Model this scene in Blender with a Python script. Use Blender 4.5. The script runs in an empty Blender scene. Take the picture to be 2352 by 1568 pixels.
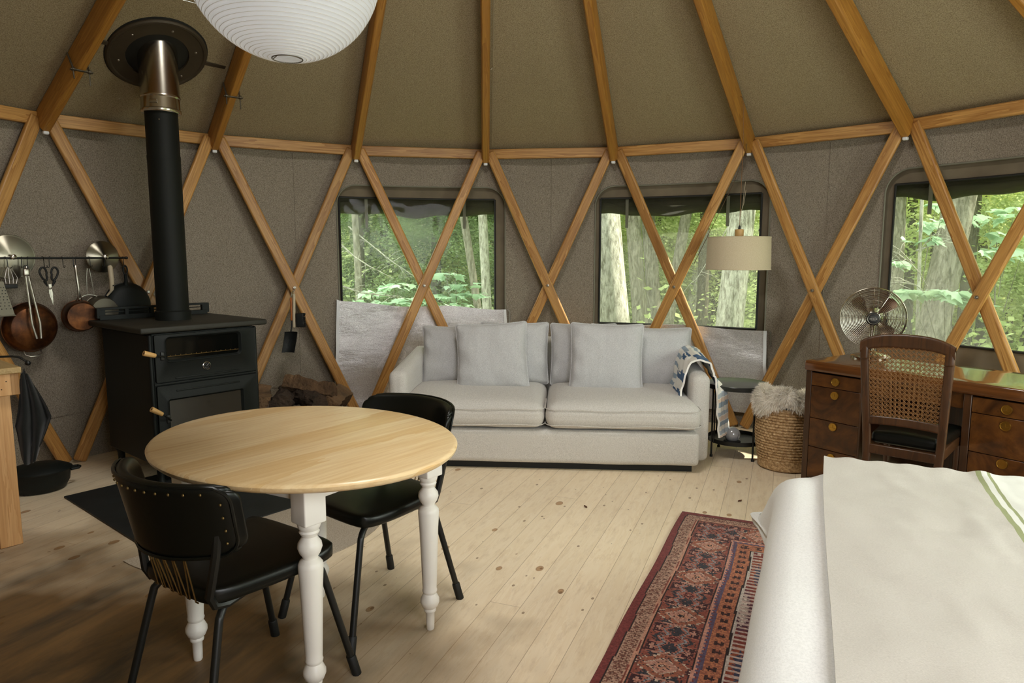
import bpy, bmesh, math, random
import numpy as np
from math import sin, cos, pi, radians, sqrt, atan2
from mathutils import Vector, Matrix, noise as mnoise

R_ = random.Random(7)
SC = bpy.context.scene
COL = SC.collection

# ------------------------------------------------------------------ camera
cam_d = bpy.data.cameras.new('camera')
cam_d.sensor_width = 36.0
cam_d.lens = 36.0 * 1590.5 / 2352.0
cam_d.clip_start = 0.05
cam_d.clip_end = 300
cam = bpy.data.objects.new('camera', cam_d)
COL.objects.link(cam)
cam.location = (0, 0, 1.36)
cam.rotation_euler = (pi / 2 - 0.1234, 0, 0)
SC.camera = cam

# ------------------------------------------------------------------ world, sun, daylight
SC.view_settings.view_transform = 'Standard'
SC.view_settings.look = 'None'
SC.view_settings.gamma = 1.0
SC.view_settings.use_curve_mapping = False
SC.view_settings.exposure = 0.08
SC.cycles.use_denoising = True
SC.cycles.max_bounces = 8
SC.cycles.diffuse_bounces = 4
SC.cycles.glossy_bounces = 3
SC.cycles.transparent_max_bounces = 16
SC.cycles.transmission_bounces = 4
SC.cycles.sample_clamp_indirect = 6
SC.cycles.caustics_reflective = False
SC.cycles.caustics_refractive = False

w = bpy.data.worlds.new('world')
SC.world = w
w.use_nodes = True
bg = w.node_tree.nodes['Background']
bg.inputs['Color'].default_value = (0.92, 1.0, 0.90, 1)
bg.inputs['Strength'].default_value = 4.6

def light(name, kind, loc, target, energy, color=(1, 1, 1), size=1.0, size_y=None, shape=None, angle=None, spread=None):
    d = bpy.data.lights.new(name, kind)
    d.energy = energy
    d.color = color
    if kind == 'AREA':
        d.shape = shape or ('RECTANGLE' if size_y else 'DISK')
        d.size = size
        if size_y: d.size_y = size_y
        if spread: d.spread = spread
    if angle is not None: d.angle = angle
    o = bpy.data.objects.new(name, d)
    COL.objects.link(o)
    o.location = loc
    o.rotation_euler = (Vector(target) - Vector(loc)).to_track_quat('-Z', 'Y').to_euler()
    return o

YC = Vector((-0.087, 2.556, 0))        # centre of the yurt
# sun through the trees from the right
light('sun', 'SUN', (12, 4, 10), (12 - 0.80, 4 - 0.04, 10 - 0.62), 12.5, (1.0, 0.93, 0.78), angle=radians(1.2))
# sky light coming down through the dome at the crown
light('skylight', 'AREA', (YC.x, YC.y, 3.86), (YC.x, YC.y, 0), 54, (1.0, 0.98, 0.93), size=0.9)
# open door and windows behind the camera
light('door_daylight', 'AREA', (1.25, -0.50, 1.40), (-0.2, 4.2, 0.55), 70, (0.98, 0.98, 1.0), size=1.2, size_y=1.9)
light('window_daylight', 'AREA', (3.17, 2.10, 1.38), (-0.4, 2.9, 0.6), 38, (0.92, 1.0, 0.90), size=1.2, size_y=1.0)

# ------------------------------------------------------------------ mesh builder
class MB:
    def __init__(s): s.v = []; s.f = []; s.m = []; s.cur = 0
    def add(s, vs, fs, M=None):
        b = len(s.v)
        if M is not None: vs = [M @ Vector(v) for v in vs]
        s.v += [tuple(v) for v in vs]
        s.f += [tuple(i + b for i in f) for f in fs]
        s.m += [s.cur] * len(fs)
        return s
    def box(s, c, d, M=None):
        x, y, z = c; a, b, e = d[0] / 2, d[1] / 2, d[2] / 2
        vs = [(x + i * a, y + j * b, z + k * e) for k in (-1, 1) for j in (-1, 1) for i in (-1, 1)]
        return s.add(vs, [(0, 2, 3, 1), (4, 5, 7, 6), (0, 1, 5, 4), (2, 6, 7, 3), (0, 4, 6, 2), (1, 3, 7, 5)], M)
    def tube(s, pts, r, seg=10, M=None, closed=False, cap=True, flat=None):
        pts = [Vector(p) for p in pts]; n = len(pts)
        rs = r if isinstance(r, (list, tuple)) else [r] * n
        vs = []; fs = []
        up = None
        for i, p in enumerate(pts):
            if closed: t = pts[(i + 1) % n] - pts[i - 1]
            else: t = pts[min(i + 1, n - 1)] - pts[max(i - 1, 0)]
            if t.length < 1e-9: t = Vector((0, 0, 1))
            t.normalize()
            if up is None:
                a = Vector((0, 0, 1)) if abs(t.z) < 0.9 else Vector((1, 0, 0))
                if flat is not None: a = Vector(flat)
                up = (a - t * a.dot(t)).normalized()
            else:
                up = (up - t * up.dot(t))
                up = up.normalized() if up.length > 1e-6 else Vector((1, 0, 0))
            sd = t.cross(up)
            for k in range(seg):
                an = 2 * pi * k / seg
                vs.append(p + (up * cos(an) + sd * sin(an)) * rs[i])
        m = n if closed else n - 1
        for i in range(m):
            for k in range(seg):
                j = (i + 1) % n
                fs.append((i * seg + k, i * seg + (k + 1) % seg, j * seg + (k + 1) % seg, j * seg + k))
        if cap and not closed:
            fs.append(tuple(range(seg))[::-1]); fs.append(tuple((n - 1) * seg + k for k in range(seg)))
        return s.add(vs, fs, M)
    def lathe(s, prof, seg=32, M=None, cap=True):
        vs = []; fs = []; n = len(prof)
        for r, z in prof:
            for k in range(seg):
                a = 2 * pi * k / seg
                vs.append((max(r, 1e-5) * cos(a), max(r, 1e-5) * sin(a), z))
        for i in range(n - 1):
            for k in range(seg):
                fs.append((i * seg + k, i * seg + (k + 1) % seg, (i + 1) * seg + (k + 1) % seg, (i + 1) * seg + k))
        if cap:
            if prof[0][0] > 1e-4: fs.append(tuple(range(seg))[::-1])
            if prof[-1][0] > 1e-4: fs.append(tuple((n - 1) * seg + k for k in range(seg)))
        return s.add(vs, fs, M)
    def sheet(s, fn, nu, nv, thick=0.0, M=None):
        g = [[Vector(fn(i / nu, j / nv)) for i in range(nu + 1)] for j in range(nv + 1)]
        vs = []; fs = []
        def idx(i, j): return j * (nu + 1) + i
        for j in range(nv + 1):
            for i in range(nu + 1): vs.append(g[j][i])
        for j in range(nv):
            for i in range(nu): fs.append((idx(i, j), idx(i + 1, j), idx(i + 1, j + 1), idx(i, j + 1)))
        if thick:
            N = len(vs); bk = []
            for j in range(nv + 1):
                for i in range(nu + 1):
                    du = g[j][min(i + 1, nu)] - g[j][max(i - 1, 0)]
                    dv = g[min(j + 1, nv)][i] - g[max(j - 1, 0)][i]
                    nn = du.cross(dv)
                    nn = nn.normalized() if nn.length > 1e-9 else Vector((0, 0, 1))
                    bk.append(g[j][i] - nn * thick)
            vs += bk
            for j in range(nv):
                for i in range(nu): fs.append((N + idx(i, j), N + idx(i, j + 1), N + idx(i + 1, j + 1), N + idx(i + 1, j)))
            for i in range(nu):
                fs.append((idx(i, 0), N + idx(i, 0), N + idx(i + 1, 0), idx(i + 1, 0)))
                fs.append((idx(i, nv), idx(i + 1, nv), N + idx(i + 1, nv), N + idx(i, nv)))
            for j in range(nv):
                fs.append((idx(0, j), idx(0, j + 1), N + idx(0, j + 1), N + idx(0, j)))
                fs.append((idx(nu, j), N + idx(nu, j), N + idx(nu, j + 1), idx(nu, j + 1)))
        return s.add(vs, fs, M)
    def prism(s, poly, z0, z1, M=None):
        n = len(poly)
        vs = [(x, y, z0) for x, y in poly] + [(x, y, z1) for x, y in poly]
        fs = [tuple(range(n))[::-1], tuple(range(n, 2 * n))] + [(i, (i + 1) % n, n + (i + 1) % n, n + i) for i in range(n)]
        return s.add(vs, fs, M)
    def soft(s, d, r, n=8, M=None, fn=None):
        """rounded box of size d, corner radius r, optional displacement fn(p, normal)->p"""
        hx = [d[0] / 2, d[1] / 2, d[2] / 2]
        rr = min(r, *hx)
        keys = {}
        vs = []; fs = []
        def steps(h):
            inner = max(2, n)
            a = [-h + rr * (1 - cos(pi / 2 * t / 3)) for t in range(3)]
            mid = [-h + rr + (2 * h - 2 * rr) * t / inner for t in range(inner + 1)]
            b = [-q for q in a][::-1]
            return a + mid + b
        S = [steps(h) for h in hx]
        def vert(p):
            k = tuple(round(c, 5) for c in p)
            if k in keys: return keys[k]
            q = Vector([max(-(hx[i] - rr), min(hx[i] - rr, p[i])) for i in range(3)])
            dv = Vector(p) - q
            nrm = dv.normalized() if dv.length > 1e-9 else Vector((0, 0, 1))
            o = q + nrm * rr
            if fn: o = Vector(fn(o, nrm))
            keys[k] = len(vs); vs.append(o)
            return keys[k]
        for ax in range(3):
            u, v_ = (ax + 1) % 3, (ax + 2) % 3
            for sg in (-1, 1):
                for i in range(len(S[u]) - 1):
                    for j in range(len(S[v_]) - 1):
                        q = []
                        for (a, b) in ((i, j), (i + 1, j), (i + 1, j + 1), (i, j + 1)):
                            p = [0, 0, 0]; p[ax] = sg * hx[ax]; p[u] = S[u][a]; p[v_] = S[v_][b]
                            q.append(vert(p))
                        if sg < 0: q = q[::-1]
                        if len(set(q)) >= 3: fs.append(tuple(dict.fromkeys(q)))
        return s.add(vs, fs, M)

def T(loc=(0, 0, 0), rz=0, rx=0, ry=0, sc=None):
    M = Matrix.Translation(loc) @ Matrix.Rotation(rz, 4, 'Z') @ Matrix.Rotation(ry, 4, 'Y') @ Matrix.Rotation(rx, 4, 'X')
    if sc: M = M @ Matrix.Diagonal((*sc, 1))
    return M

def obj(name, mb, mat, parent=None, smooth=40, bevel=0, seg=2, loc=None, rot=None, label=None, mw=None):
    me = bpy.data.meshes.new(name)
    me.from_pydata(mb.v, [], mb.f)
    mats = mat if isinstance(mat, (list, tuple)) else [mat]
    for m in mats: me.materials.append(m)
    if len(mats) > 1: me.polygons.foreach_set('material_index', mb.m)
    if smooth:
        me.polygons.foreach_set('use_smooth', [True] * len(me.polygons))
        try: me.set_sharp_from_angle(angle=radians(smooth))
        except Exception: pass
    me.update()
    o = bpy.data.objects.new(name, me)
    COL.objects.link(o)
    if parent is not None: o.parent = parent
    if mw is not None: o.matrix_local = mw
    if loc is not None: o.location = loc
    if rot is not None: o.rotation_euler = rot
    if bevel:
        b = o.modifiers.new('bevel', 'BEVEL'); b.width = bevel; b.segments = seg; b.limit_method = 'ANGLE'
        b.angle_limit = radians(40)
    if label: o['label'] = label
    return o

def thing(name, label, cat, loc=(0, 0, 0), rz=0, group=None):
    o = bpy.data.objects.new(name, None); COL.objects.link(o)
    o.empty_display_size = 0.1
    o.location = loc; o.rotation_euler = (0, 0, rz)
    o['label'] = label; o['category'] = cat
    if group: o['group'] = group
    return o

def tag(o, label, cat, group=None, kind=None):
    o['label'] = label; o['category'] = cat
    if group: o['group'] = group
    if kind: o['kind'] = kind
    return o

def struct(o):
    o['kind'] = 'structure'; return o

def dup(root, loc, rz, label=None, group=None, rot=None):
    r = root.copy(); COL.objects.link(r); r.location = loc
    r.rotation_euler = rot if rot is not None else (0, 0, rz)
    if label: r['label'] = label
    if group: r['group'] = group
    for ch in [c for c in bpy.data.objects if c.parent == root]:
        c = ch.copy(); COL.objects.link(c); c.parent = r
        for g in [x for x in bpy.data.objects if x.parent == ch]:
            d = g.copy(); COL.objects.link(d); d.parent = c
    return r

# ------------------------------------------------------------------ materials
def srgb(r, g, b):
    f = lambda c: (c / 12.92 if c <= 0.04045 else ((c + 0.055) / 1.055) ** 2.4)
    return (f(r / 255), f(g / 255), f(b / 255), 1)

class N:
    """small helper around one node tree"""
    def __init__(s, name):
        s.m = bpy.data.materials.new(name); s.m.use_nodes = True
        s.t = s.m.node_tree; s.b = s.t.nodes['Principled BSDF']; s.out = s.t.nodes['Material Output']
    def n(s, typ, **kw):
        x = s.t.nodes.new(typ)
        for k, v in kw.items(): setattr(x, k, v)
        return x
    def l(s, a, b): s.t.links.new(a, b)
    def set(s, **kw):
        for k, v in kw.items(): s.b.inputs[k.replace('_', ' ')].default_value = v
    def coord(s, kind='Object', scale=(1, 1, 1), rot=(0, 0, 0), rnd=False):
        c = s.n('ShaderNodeTexCoord'); mp = s.n('ShaderNodeMapping')
        mp.inputs['Scale'].default_value = scale; mp.inputs['Rotation'].default_value = rot
        if rnd:
            oi = s.n('ShaderNodeObjectInfo'); mu = s.n('ShaderNodeMath', operation='MULTIPLY'); mu.inputs[1].default_value = 37.0
            ad = s.n('ShaderNodeVectorMath', operation='ADD')
            s.l(oi.outputs['Random'], mu.inputs[0]); s.l(c.outputs[kind], ad.inputs[0]); s.l(mu.outputs[0], ad.inputs[1])
            s.l(ad.outputs[0], mp.inputs['Vector'])
        else: s.l(c.outputs[kind], mp.inputs['Vector'])
        return mp.outputs['Vector']
    def noise(s, vec, scale, detail=4, rough=0.5, dist=0.0):
        x = s.n('ShaderNodeTexNoise'); x.inputs['Scale'].default_value = scale
        x.inputs['Detail'].default_value = detail; x.inputs['Roughness'].default_value = rough
        x.inputs['Distortion'].default_value = dist
        s.l(vec, x.inputs['Vector']); return x.outputs['Fac']
    def ramp(s, fac, stops, interp='LINEAR'):
        x = s.n('ShaderNodeValToRGB'); e = x.color_ramp.elements; x.color_ramp.interpolation = interp
        while len(e) < len(stops): e.new(0.5)
        for i, (p, c) in enumerate(stops): e[i].position = p; e[i].color = c if len(c) == 4 else (*c, 1)
        s.l(fac, x.inputs['Fac']); return x.outputs['Color']
    def mix(s, fac, a, b, mode='MIX'):
        x = s.n('ShaderNodeMix', data_type='RGBA', blend_type=mode)
        for v, k in ((fac, 0), (a, 6), (b, 7)):
            if hasattr(v, 'links') or hasattr(v, 'is_linked'): s.l(v, x.inputs[k])
            else: x.inputs[k].default_value = v
        return x.outputs[2]
    def math(s, op, a, b=None, c=None):
        x = s.n('ShaderNodeMath', operation=op)
        for i, v in enumerate((a, b, c)):
            if v is None: continue
            if hasattr(v, 'is_linked'): s.l(v, x.inputs[i])
            else: x.inputs[i].default_value = v
        return x.outputs[0]
    def bump(s, h, strength=0.3, dist=0.01):
        x = s.n('ShaderNodeBump'); x.inputs['Strength'].default_value = strength; x.inputs['Distance'].default_value = dist
        s.l(h, x.inputs['Height']); s.l(x.outputs['Normal'], s.b.inputs['Normal'])
    def base(s, c): s.l(c, s.b.inputs['Base Color'])

def plain(name, col, rough=0.5, metal=0.0, bump=None, var=0.0, spec=0.5, **kw):
    m = N(name); m.set(Base_Color=col, Roughness=rough, Metallic=metal)
    m.b.inputs['Specular IOR Level'].default_value = spec
    for k, v in kw.items(): m.b.inputs[k.replace('_', ' ')].default_value = v
    v = m.coord()
    if var:
        f = m.noise(v, 6, 5)
        a = tuple(c * (1 - var) for c in col[:3]) + (1,); b = tuple(min(1, c * (1 + var)) for c in col[:3]) + (1,)
        m.base(m.ramp(f, [(0.3, a), (0.7, b)]))
    if bump: m.bump(m.noise(v, bump[0], 3), bump[1], bump[2] if len(bump) > 2 else 0.005)
    return m.m

def felt(name, c1, c2, c3):
    m = N(name); m.set(Roughness=0.95); m.b.inputs['Specular IOR Level'].default_value = 0.15
    v = m.coord()
    f = m.noise(v, 180, 3, 0.75); g = m.noise(v, 1.7, 3, 0.5)
    base = m.ramp(f, [(0.34, c1), (0.5, c2), (0.68, c3)])
    dk = m.mix(m.math('MULTIPLY', g, 0.35), base, c1)
    m.base(dk); m.bump(f, 0.35, 0.004)
    return m.m

def wood(name, cl, cd, cb, rough=0.42, scale=1.0, long_axis=2, bumpy=0.08, vary=0.18, ring=7.0):
    m = N(name); m.set(Roughness=rough)
    sc = [9.0 * scale] * 3; sc[long_axis] = 0.55 * scale
    v = m.coord(scale=tuple(sc), rnd=True)
    d = m.noise(v, 1.2, 4, 0.6, 0.6)
    x = m.math('MULTIPLY', d, ring); x = m.math('FRACT', x); x = m.math('POWER', x, 1.6)
    sc2 = [130.0 * scale] * 3; sc2[long_axis] = 4.0
    fine = m.noise(m.coord(scale=tuple(sc2), rnd=True), 1.0, 3, 0.6)
    c = m.mix(x, cl, cd)
    c = m.mix(m.math('MULTIPLY', m.math('SUBTRACT', fine, 0.33), 1.5), c, cb)
    oi = m.n('ShaderNodeObjectInfo')
    hsv = m.n('ShaderNodeHueSaturation')
    m.l(m.math('MULTIPLY_ADD', oi.outputs['Random'], vary, 1 - vary * 0.5), hsv.inputs['Value'])
    m.l(c, hsv.inputs['Color'])
    m.base(hsv.outputs['Color']); m.bump(fine, bumpy, 0.002)
    return m.m

def fabric(name, c, c2, sc=2400, rough=0.95, bump=0.25, sheen=0.2, slub=0.5):
    m = N(name); m.set(Roughness=rough, Sheen_Weight=sheen); m.b.inputs['Specular IOR Level'].default_value = 0.2
    v = m.coord()
    a = m.noise(m.coord(scale=(1, 1, 6)), sc / 14, 2, 0.7); b = m.noise(m.coord(scale=(5, 5, 1)), sc / 14, 2, 0.7)
    f = m.math('MULTIPLY', m.math('ADD', a, b), 0.5)
    m.base(m.ramp(f, [(0.5 - 0.25 * slub, c2), (0.5 + 0.15 * slub, c)])); m.bump(f, bump, 0.003)
    return m.m

M_ = {}
M_['felt'] = felt('felt_wall', srgb(98, 89, 78), srgb(144, 134, 119), srgb(172, 163, 148))
M_['felt_roof'] = felt('felt_roof', srgb(122, 108, 84), srgb(158, 143, 114), srgb(184, 170, 140))
M_['ash'] = wood('ash_wood', srgb(200, 152, 86), srgb(162, 112, 54), srgb(126, 82, 38), vary=0.26)
M_['rafter'] = wood('rafter_wood', srgb(182, 130, 56), srgb(156, 104, 40), srgb(132, 84, 30), vary=0.1)
M_['canvas'] = plain('brown_canvas', srgb(112, 101, 82), 0.9, var=0.15, bump=(300, 0.2, 0.002))
M_['canvas_dark'] = plain('dark_canvas', srgb(52, 48, 34), 0.9, var=0.2, bump=(40, 0.3, 0.01))
M_['strap'] = plain('grey_strap', srgb(120, 118, 104), 0.9)
M_['black_edge'] = plain('black_binding', srgb(22, 22, 18), 0.7)
M_['white_paint'] = plain('white_paint', srgb(232, 228, 220), 0.38, var=0.04)
M_['black_metal'] = plain('black_metal', srgb(14, 16, 14), 0.42, 0.0, var=0.15)
M_['black_matte'] = plain('black_matte', srgb(11, 13, 11), 0.6, var=0.2, bump=(90, 0.1, 0.002))
M_['cast'] = plain('cast_iron', srgb(15, 20, 18), 0.55, 0.0, spec=0.3, var=0.15, bump=(160, 0.2, 0.002))
M_['cast_top'] = plain('cast_iron_top', srgb(38, 37, 29), 0.6, 0.0, var=0.25, bump=(160, 0.25, 0.002))
M_['pipe'] = plain('pipe_black', srgb(15, 18, 14), 0.62, 0.1, spec=0.3, var=0.15)
M_['chrome'] = plain('stainless', srgb(190, 184, 172), 0.2, 1.0)
M_['steel'] = plain('brushed_steel', srgb(170, 165, 155), 0.32, 1.0)
M_['dark_steel'] = plain('dull_steel', srgb(110, 104, 92), 0.45, 0.9)
M_['copper'] = plain('aged_copper', srgb(128, 72, 32), 0.36, 0.75, var=0.5)
M_['brass'] = plain('brass', srgb(190, 150, 70), 0.3, 1.0, var=0.1)
M_['gold_wire'] = plain('gold_wire', srgb(104, 80, 42), 0.4, 0.8)
M_['old_brass'] = plain('old_brass', srgb(128, 108, 66), 0.45, 0.8)
M_['vinyl_black'] = plain('black_vinyl', srgb(7, 10, 7), 0.34, 0.0, spec=0.32, bump=(120, 0.06, 0.002))
M_['glass_dark'] = plain('dark_glass', srgb(10, 12, 10), 0.06, 0.0)
M_['oak_grip'] = plain('light_wood_grip', srgb(206, 164, 104), 0.5, var=0.12)
M_['cream'] = plain('cream_wood_handle', srgb(190, 176, 150), 0.6, var=0.1)
M_['sofa'] = fabric('sofa_fabric', srgb(218, 214, 208), srgb(168, 163, 157), bump=0.4)
M_['pillow'] = fabric('pillow_fabric', srgb(208, 207, 207), srgb(158, 158, 159), bump=0.5)
M_['white_sheet'] = fabric('white_sheet', srgb(238, 238, 236), srgb(224, 224, 222), bump=0.1, slub=0.3)
M_['shade'] = fabric('linen_shade', srgb(206, 192, 164), srgb(182, 166, 136), bump=0.15)
M_['towel'] = fabric('black_towel', srgb(30, 32, 31), srgb(16, 18, 17))
M_['bracket'] = plain('white_plastic', srgb(220, 222, 225), 0.5)
M_['bark'] = None

def floor_mat():
    m = N('pine_floor'); m.set(Roughness=0.5)
    m.b.inputs['Specular IOR Level'].default_value = 0.35
    ang = radians(-21.3)
    v = m.coord(rot=(0, 0, -ang))           # y axis of v runs along the boards
    sp = m.n('ShaderNodeSeparateXYZ'); m.l(v, sp.inputs[0])
    W = 0.128
    u = m.math('DIVIDE', sp.outputs['X'], W)
    pid = m.math('FLOOR', u); fu = m.math('FRACT', u)
    wn = m.n('ShaderNodeTexWhiteNoise', noise_dimensions='1D'); m.l(pid, wn.inputs['W'])
    # board end joints
    yl = m.math('ADD', m.math('DIVIDE', sp.outputs['Y'], 6.0), m.math('MULTIPLY', wn.outputs['Value'], 7.3))
    bid = m.math('FLOOR', yl); fy = m.math('FRACT', yl)
    wn2 = m.n('ShaderNodeTexWhiteNoise', noise_dimensions='2D')
    cb = m.n('ShaderNodeCombineXYZ'); m.l(pid, cb.inputs[0]); m.l(bid, cb.inputs[1]); m.l(cb.outputs[0], wn2.inputs['Vector'])
    # grain, shifted for each board
    cb2 = m.n('ShaderNodeCombineXYZ')
    m.l(m.math('MULTIPLY_ADD', wn2.outputs['Value'], 31, sp.outputs['X']), cb2.inputs[0])
    m.l(m.math('MULTIPLY', sp.outputs['Y'], 0.09), cb2.inputs[1]); m.l(wn2.outputs['Value'], cb2.inputs[2])
    g = m.noise(cb2.outputs[0], 22, 5, 0.6, 0.8)
    gr = m.math('FRACT', m.math('MULTIPLY', g, 5.0))
    col = m.mix(m.math('MULTIPLY', gr, 0.4), srgb(243, 226, 198), srgb(228, 204, 166))
    hsv = m.n('ShaderNodeHueSaturation'); m.l(col, hsv.inputs['Color'])
    m.l(m.math('MULTIPLY_ADD', wn2.outputs['Value'], 0.09, 0.955), hsv.inputs['Value'])
    col = hsv.outputs['Color']
    # fine dirt streaks along the boards
    cb3 = m.n('ShaderNodeCombineXYZ'); m.l(sp.outputs['X'], cb3.inputs[0]); m.l(m.math('MULTIPLY', sp.outputs['Y'], 0.22), cb3.inputs[1])
    st = m.noise(cb3.outputs[0], 30, 6, 0.75)
    stm = m.ramp(st, [(0.50, (0, 0, 0)), (0.78, (1, 1, 1))])
    col = m.mix(m.math('MULTIPLY', stm, 0.35), col, srgb(158, 120, 74))
    # knots
    cb4 = m.n('ShaderNodeCombineXYZ'); m.l(sp.outputs['X'], cb4.inputs[0]); m.l(m.math('MULTIPLY', sp.outputs['Y'], 0.62), cb4.inputs[1])
    vo = m.n('ShaderNodeTexVoronoi'); vo.inputs['Scale'].default_value = 6.5; vo.inputs['Randomness'].default_value = 1.0
    m.l(cb4.outputs[0], vo.inputs['Vector'])
    sepc = m.n('ShaderNodeSeparateColor'); m.l(vo.outputs['Color'], sepc.inputs[0])
    rad = m.math('MULTIPLY_ADD', sepc.outputs[0], 0.19, -0.03)
    kn = m.math('SUBTRACT', rad, vo.outputs['Distance'])
    km = m.ramp(m.math('MULTIPLY', kn, 26), [(0.0, (0, 0, 0)), (0.35, (1, 1, 1))])
    kring = m.ramp(m.math('MULTIPLY', kn, 26), [(0.0, (1, 1, 1)), (0.3, (0.3, 0.3, 0.3)), (0.8, (0.9, 0.9, 0.9))])
    kc = m.mix(kring, srgb(112, 76, 44), srgb(176, 132, 86))
    col = m.mix(m.math('MULTIPLY', km, 0.8), col, kc)
    # small dark pin knots and nail heads
    vo2 = m.n('ShaderNodeTexVoronoi'); vo2.inputs['Scale'].default_value = 17; m.l(cb4.outputs[0], vo2.inputs['Vector'])
    sc2 = m.n('ShaderNodeSeparateColor'); m.l(vo2.outputs['Color'], sc2.inputs[0])
    pk = m.math('GREATER_THAN', m.math('MULTIPLY_ADD', sc2.outputs[1], 0.24, -0.10), vo2.outputs['Distance'])
    col = m.mix(m.math('MULTIPLY', pk, 0.7), col, srgb(116, 84, 56))
    # worn grimy area near the kitchen end: stains plus shade painted into the colour
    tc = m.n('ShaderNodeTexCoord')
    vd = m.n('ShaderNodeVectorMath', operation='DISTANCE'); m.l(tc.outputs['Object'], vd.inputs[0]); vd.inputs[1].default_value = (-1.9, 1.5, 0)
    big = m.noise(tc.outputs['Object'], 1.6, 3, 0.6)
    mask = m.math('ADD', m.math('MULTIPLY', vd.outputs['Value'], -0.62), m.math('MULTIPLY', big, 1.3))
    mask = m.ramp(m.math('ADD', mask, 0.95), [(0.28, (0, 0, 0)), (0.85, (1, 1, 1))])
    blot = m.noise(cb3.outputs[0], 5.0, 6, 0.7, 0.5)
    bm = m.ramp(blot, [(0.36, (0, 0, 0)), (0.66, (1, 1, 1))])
    grime_shade = m.mix(bm, srgb(124, 90, 46), srgb(42, 29, 14))
    col = m.mix(m.math('MULTIPLY', mask, 0.94), col, grime_shade)
    # seams
    e1 = m.math('LESS_THAN', m.math('MINIMUM', fu, m.math('SUBTRACT', 1, fu)), 0.010)
    e2 = m.math('LESS_THAN', fy, 0.0004)
    e = m.math('MAXIMUM', e1, e2)
    col = m.mix(m.math('MULTIPLY', e, 0.5), col, srgb(120, 86, 46))
    m.base(col)
    m.bump(m.math('SUBTRACT', m.math('MULTIPLY', g, 0.25), m.math('MULTIPLY', e, 1.0)), 0.35, 0.002)
    return m.m
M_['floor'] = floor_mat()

def attr_mat(name, rough=0.95, bump=0.5, sc=220, sheen=0.1):
    m = N(name); m.set(Roughness=rough, Sheen_Weight=sheen); m.b.inputs['Specular IOR Level'].default_value = 0.15
    a = m.n('ShaderNodeAttribute'); a.attribute_name = 'pattern'
    f = m.noise(m.coord(), sc, 3, 0.6)
    m.base(m.mix(m.math('MULTIPLY', f, 0.22), a.outputs['Color'], (0.05, 0.04, 0.04, 1), 'MIX') if name == 'rug' else a.outputs['Color'])
    m.bump(f, bump, 0.004)
    return m.m
M_['rug'] = attr_mat('rug')
M_['quilt'] = attr_mat('quilt', 0.9, 0.4, 120)

def paper_mat():
    m = N('paper'); m.set(Base_Color=srgb(240, 243, 248), Roughness=0.7)
    m.b.inputs['Specular IOR Level'].default_value = 0.2
    tr = m.n('ShaderNodeBsdfTranslucent'); tr.inputs['Color'].default_value = srgb(245, 247, 250)
    mx = m.n('ShaderNodeMixShader'); mx.inputs[0].default_value = 0.5
    m.l(m.b.outputs[0], mx.inputs[1]); m.l(tr.outputs[0], mx.inputs[2]); m.l(mx.outputs[0], m.out.inputs['Surface'])
    return m.m
M_['paper'] = paper_mat()

def pane_mat():
    m = N('clear_vinyl')
    t = m.n('ShaderNodeBsdfTransparent'); t.inputs['Color'].default_value = (0.93, 0.95, 0.92, 1)
    g = m.n('ShaderNodeBsdfGlossy'); g.inputs['Roughness'].default_value = 0.05
    b = m.n('ShaderNodeBump'); b.inputs['Strength'].default_value = 0.25; b.inputs['Distance'].default_value = 0.03
    m.l(m.noise(m.coord(), 4, 2), b.inputs['Height']); m.l(b.outputs[0], g.inputs['Normal'])
    f = m.n('ShaderNodeFresnel'); f.inputs['IOR'].default_value = 1.45
    mx = m.n('ShaderNodeMixShader'); m.l(m.math('MULTIPLY', f.outputs[0], 0.22), mx.inputs[0])
    tl = m.n('ShaderNodeBsdfTranslucent'); tl.inputs['Color'].default_value = (0.9, 0.93, 0.86, 1)
    m2 = m.n('ShaderNodeMixShader'); m2.inputs[0].default_value = 0.07; m.l(t.outputs[0], m2.inputs[1]); m.l(tl.outputs[0], m2.inputs[2])
    m.l(m2.outputs[0], mx.inputs[1]); m.l(g.outputs[0], mx.inputs[2]); m.l(mx.outputs[0], m.out.inputs['Surface'])
    return m.m
M_['pane'] = pane_mat()

def foil_mat():
    m = N('insulated_flap'); m.set(Base_Color=srgb(176, 170, 166), Roughness=0.4, Metallic=0.25)
    m.b.inputs['Specular IOR Level'].default_value = 0.5
    v = m.coord()
    f = m.noise(v, 170, 2, 0.7)
    m.base(m.ramp(f, [(0.35, srgb(176, 172, 172)), (0.62, srgb(214, 212, 214))]))
    rr = m.noise(v, 3, 2)
    m.l(m.math('MULTIPLY_ADD', rr, 0.25, 0.12), m.b.inputs['Roughness'])
    a = m.math('ADD', m.math('MULTIPLY', f, 0.35), m.math('MULTIPLY', m.noise(m.coord(scale=(1, 1, 3)), 7, 4, 0.6), 1.6))
    m.bump(a, 0.45, 0.012)
    return m.m
M_['foil'] = foil_mat()

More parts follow.
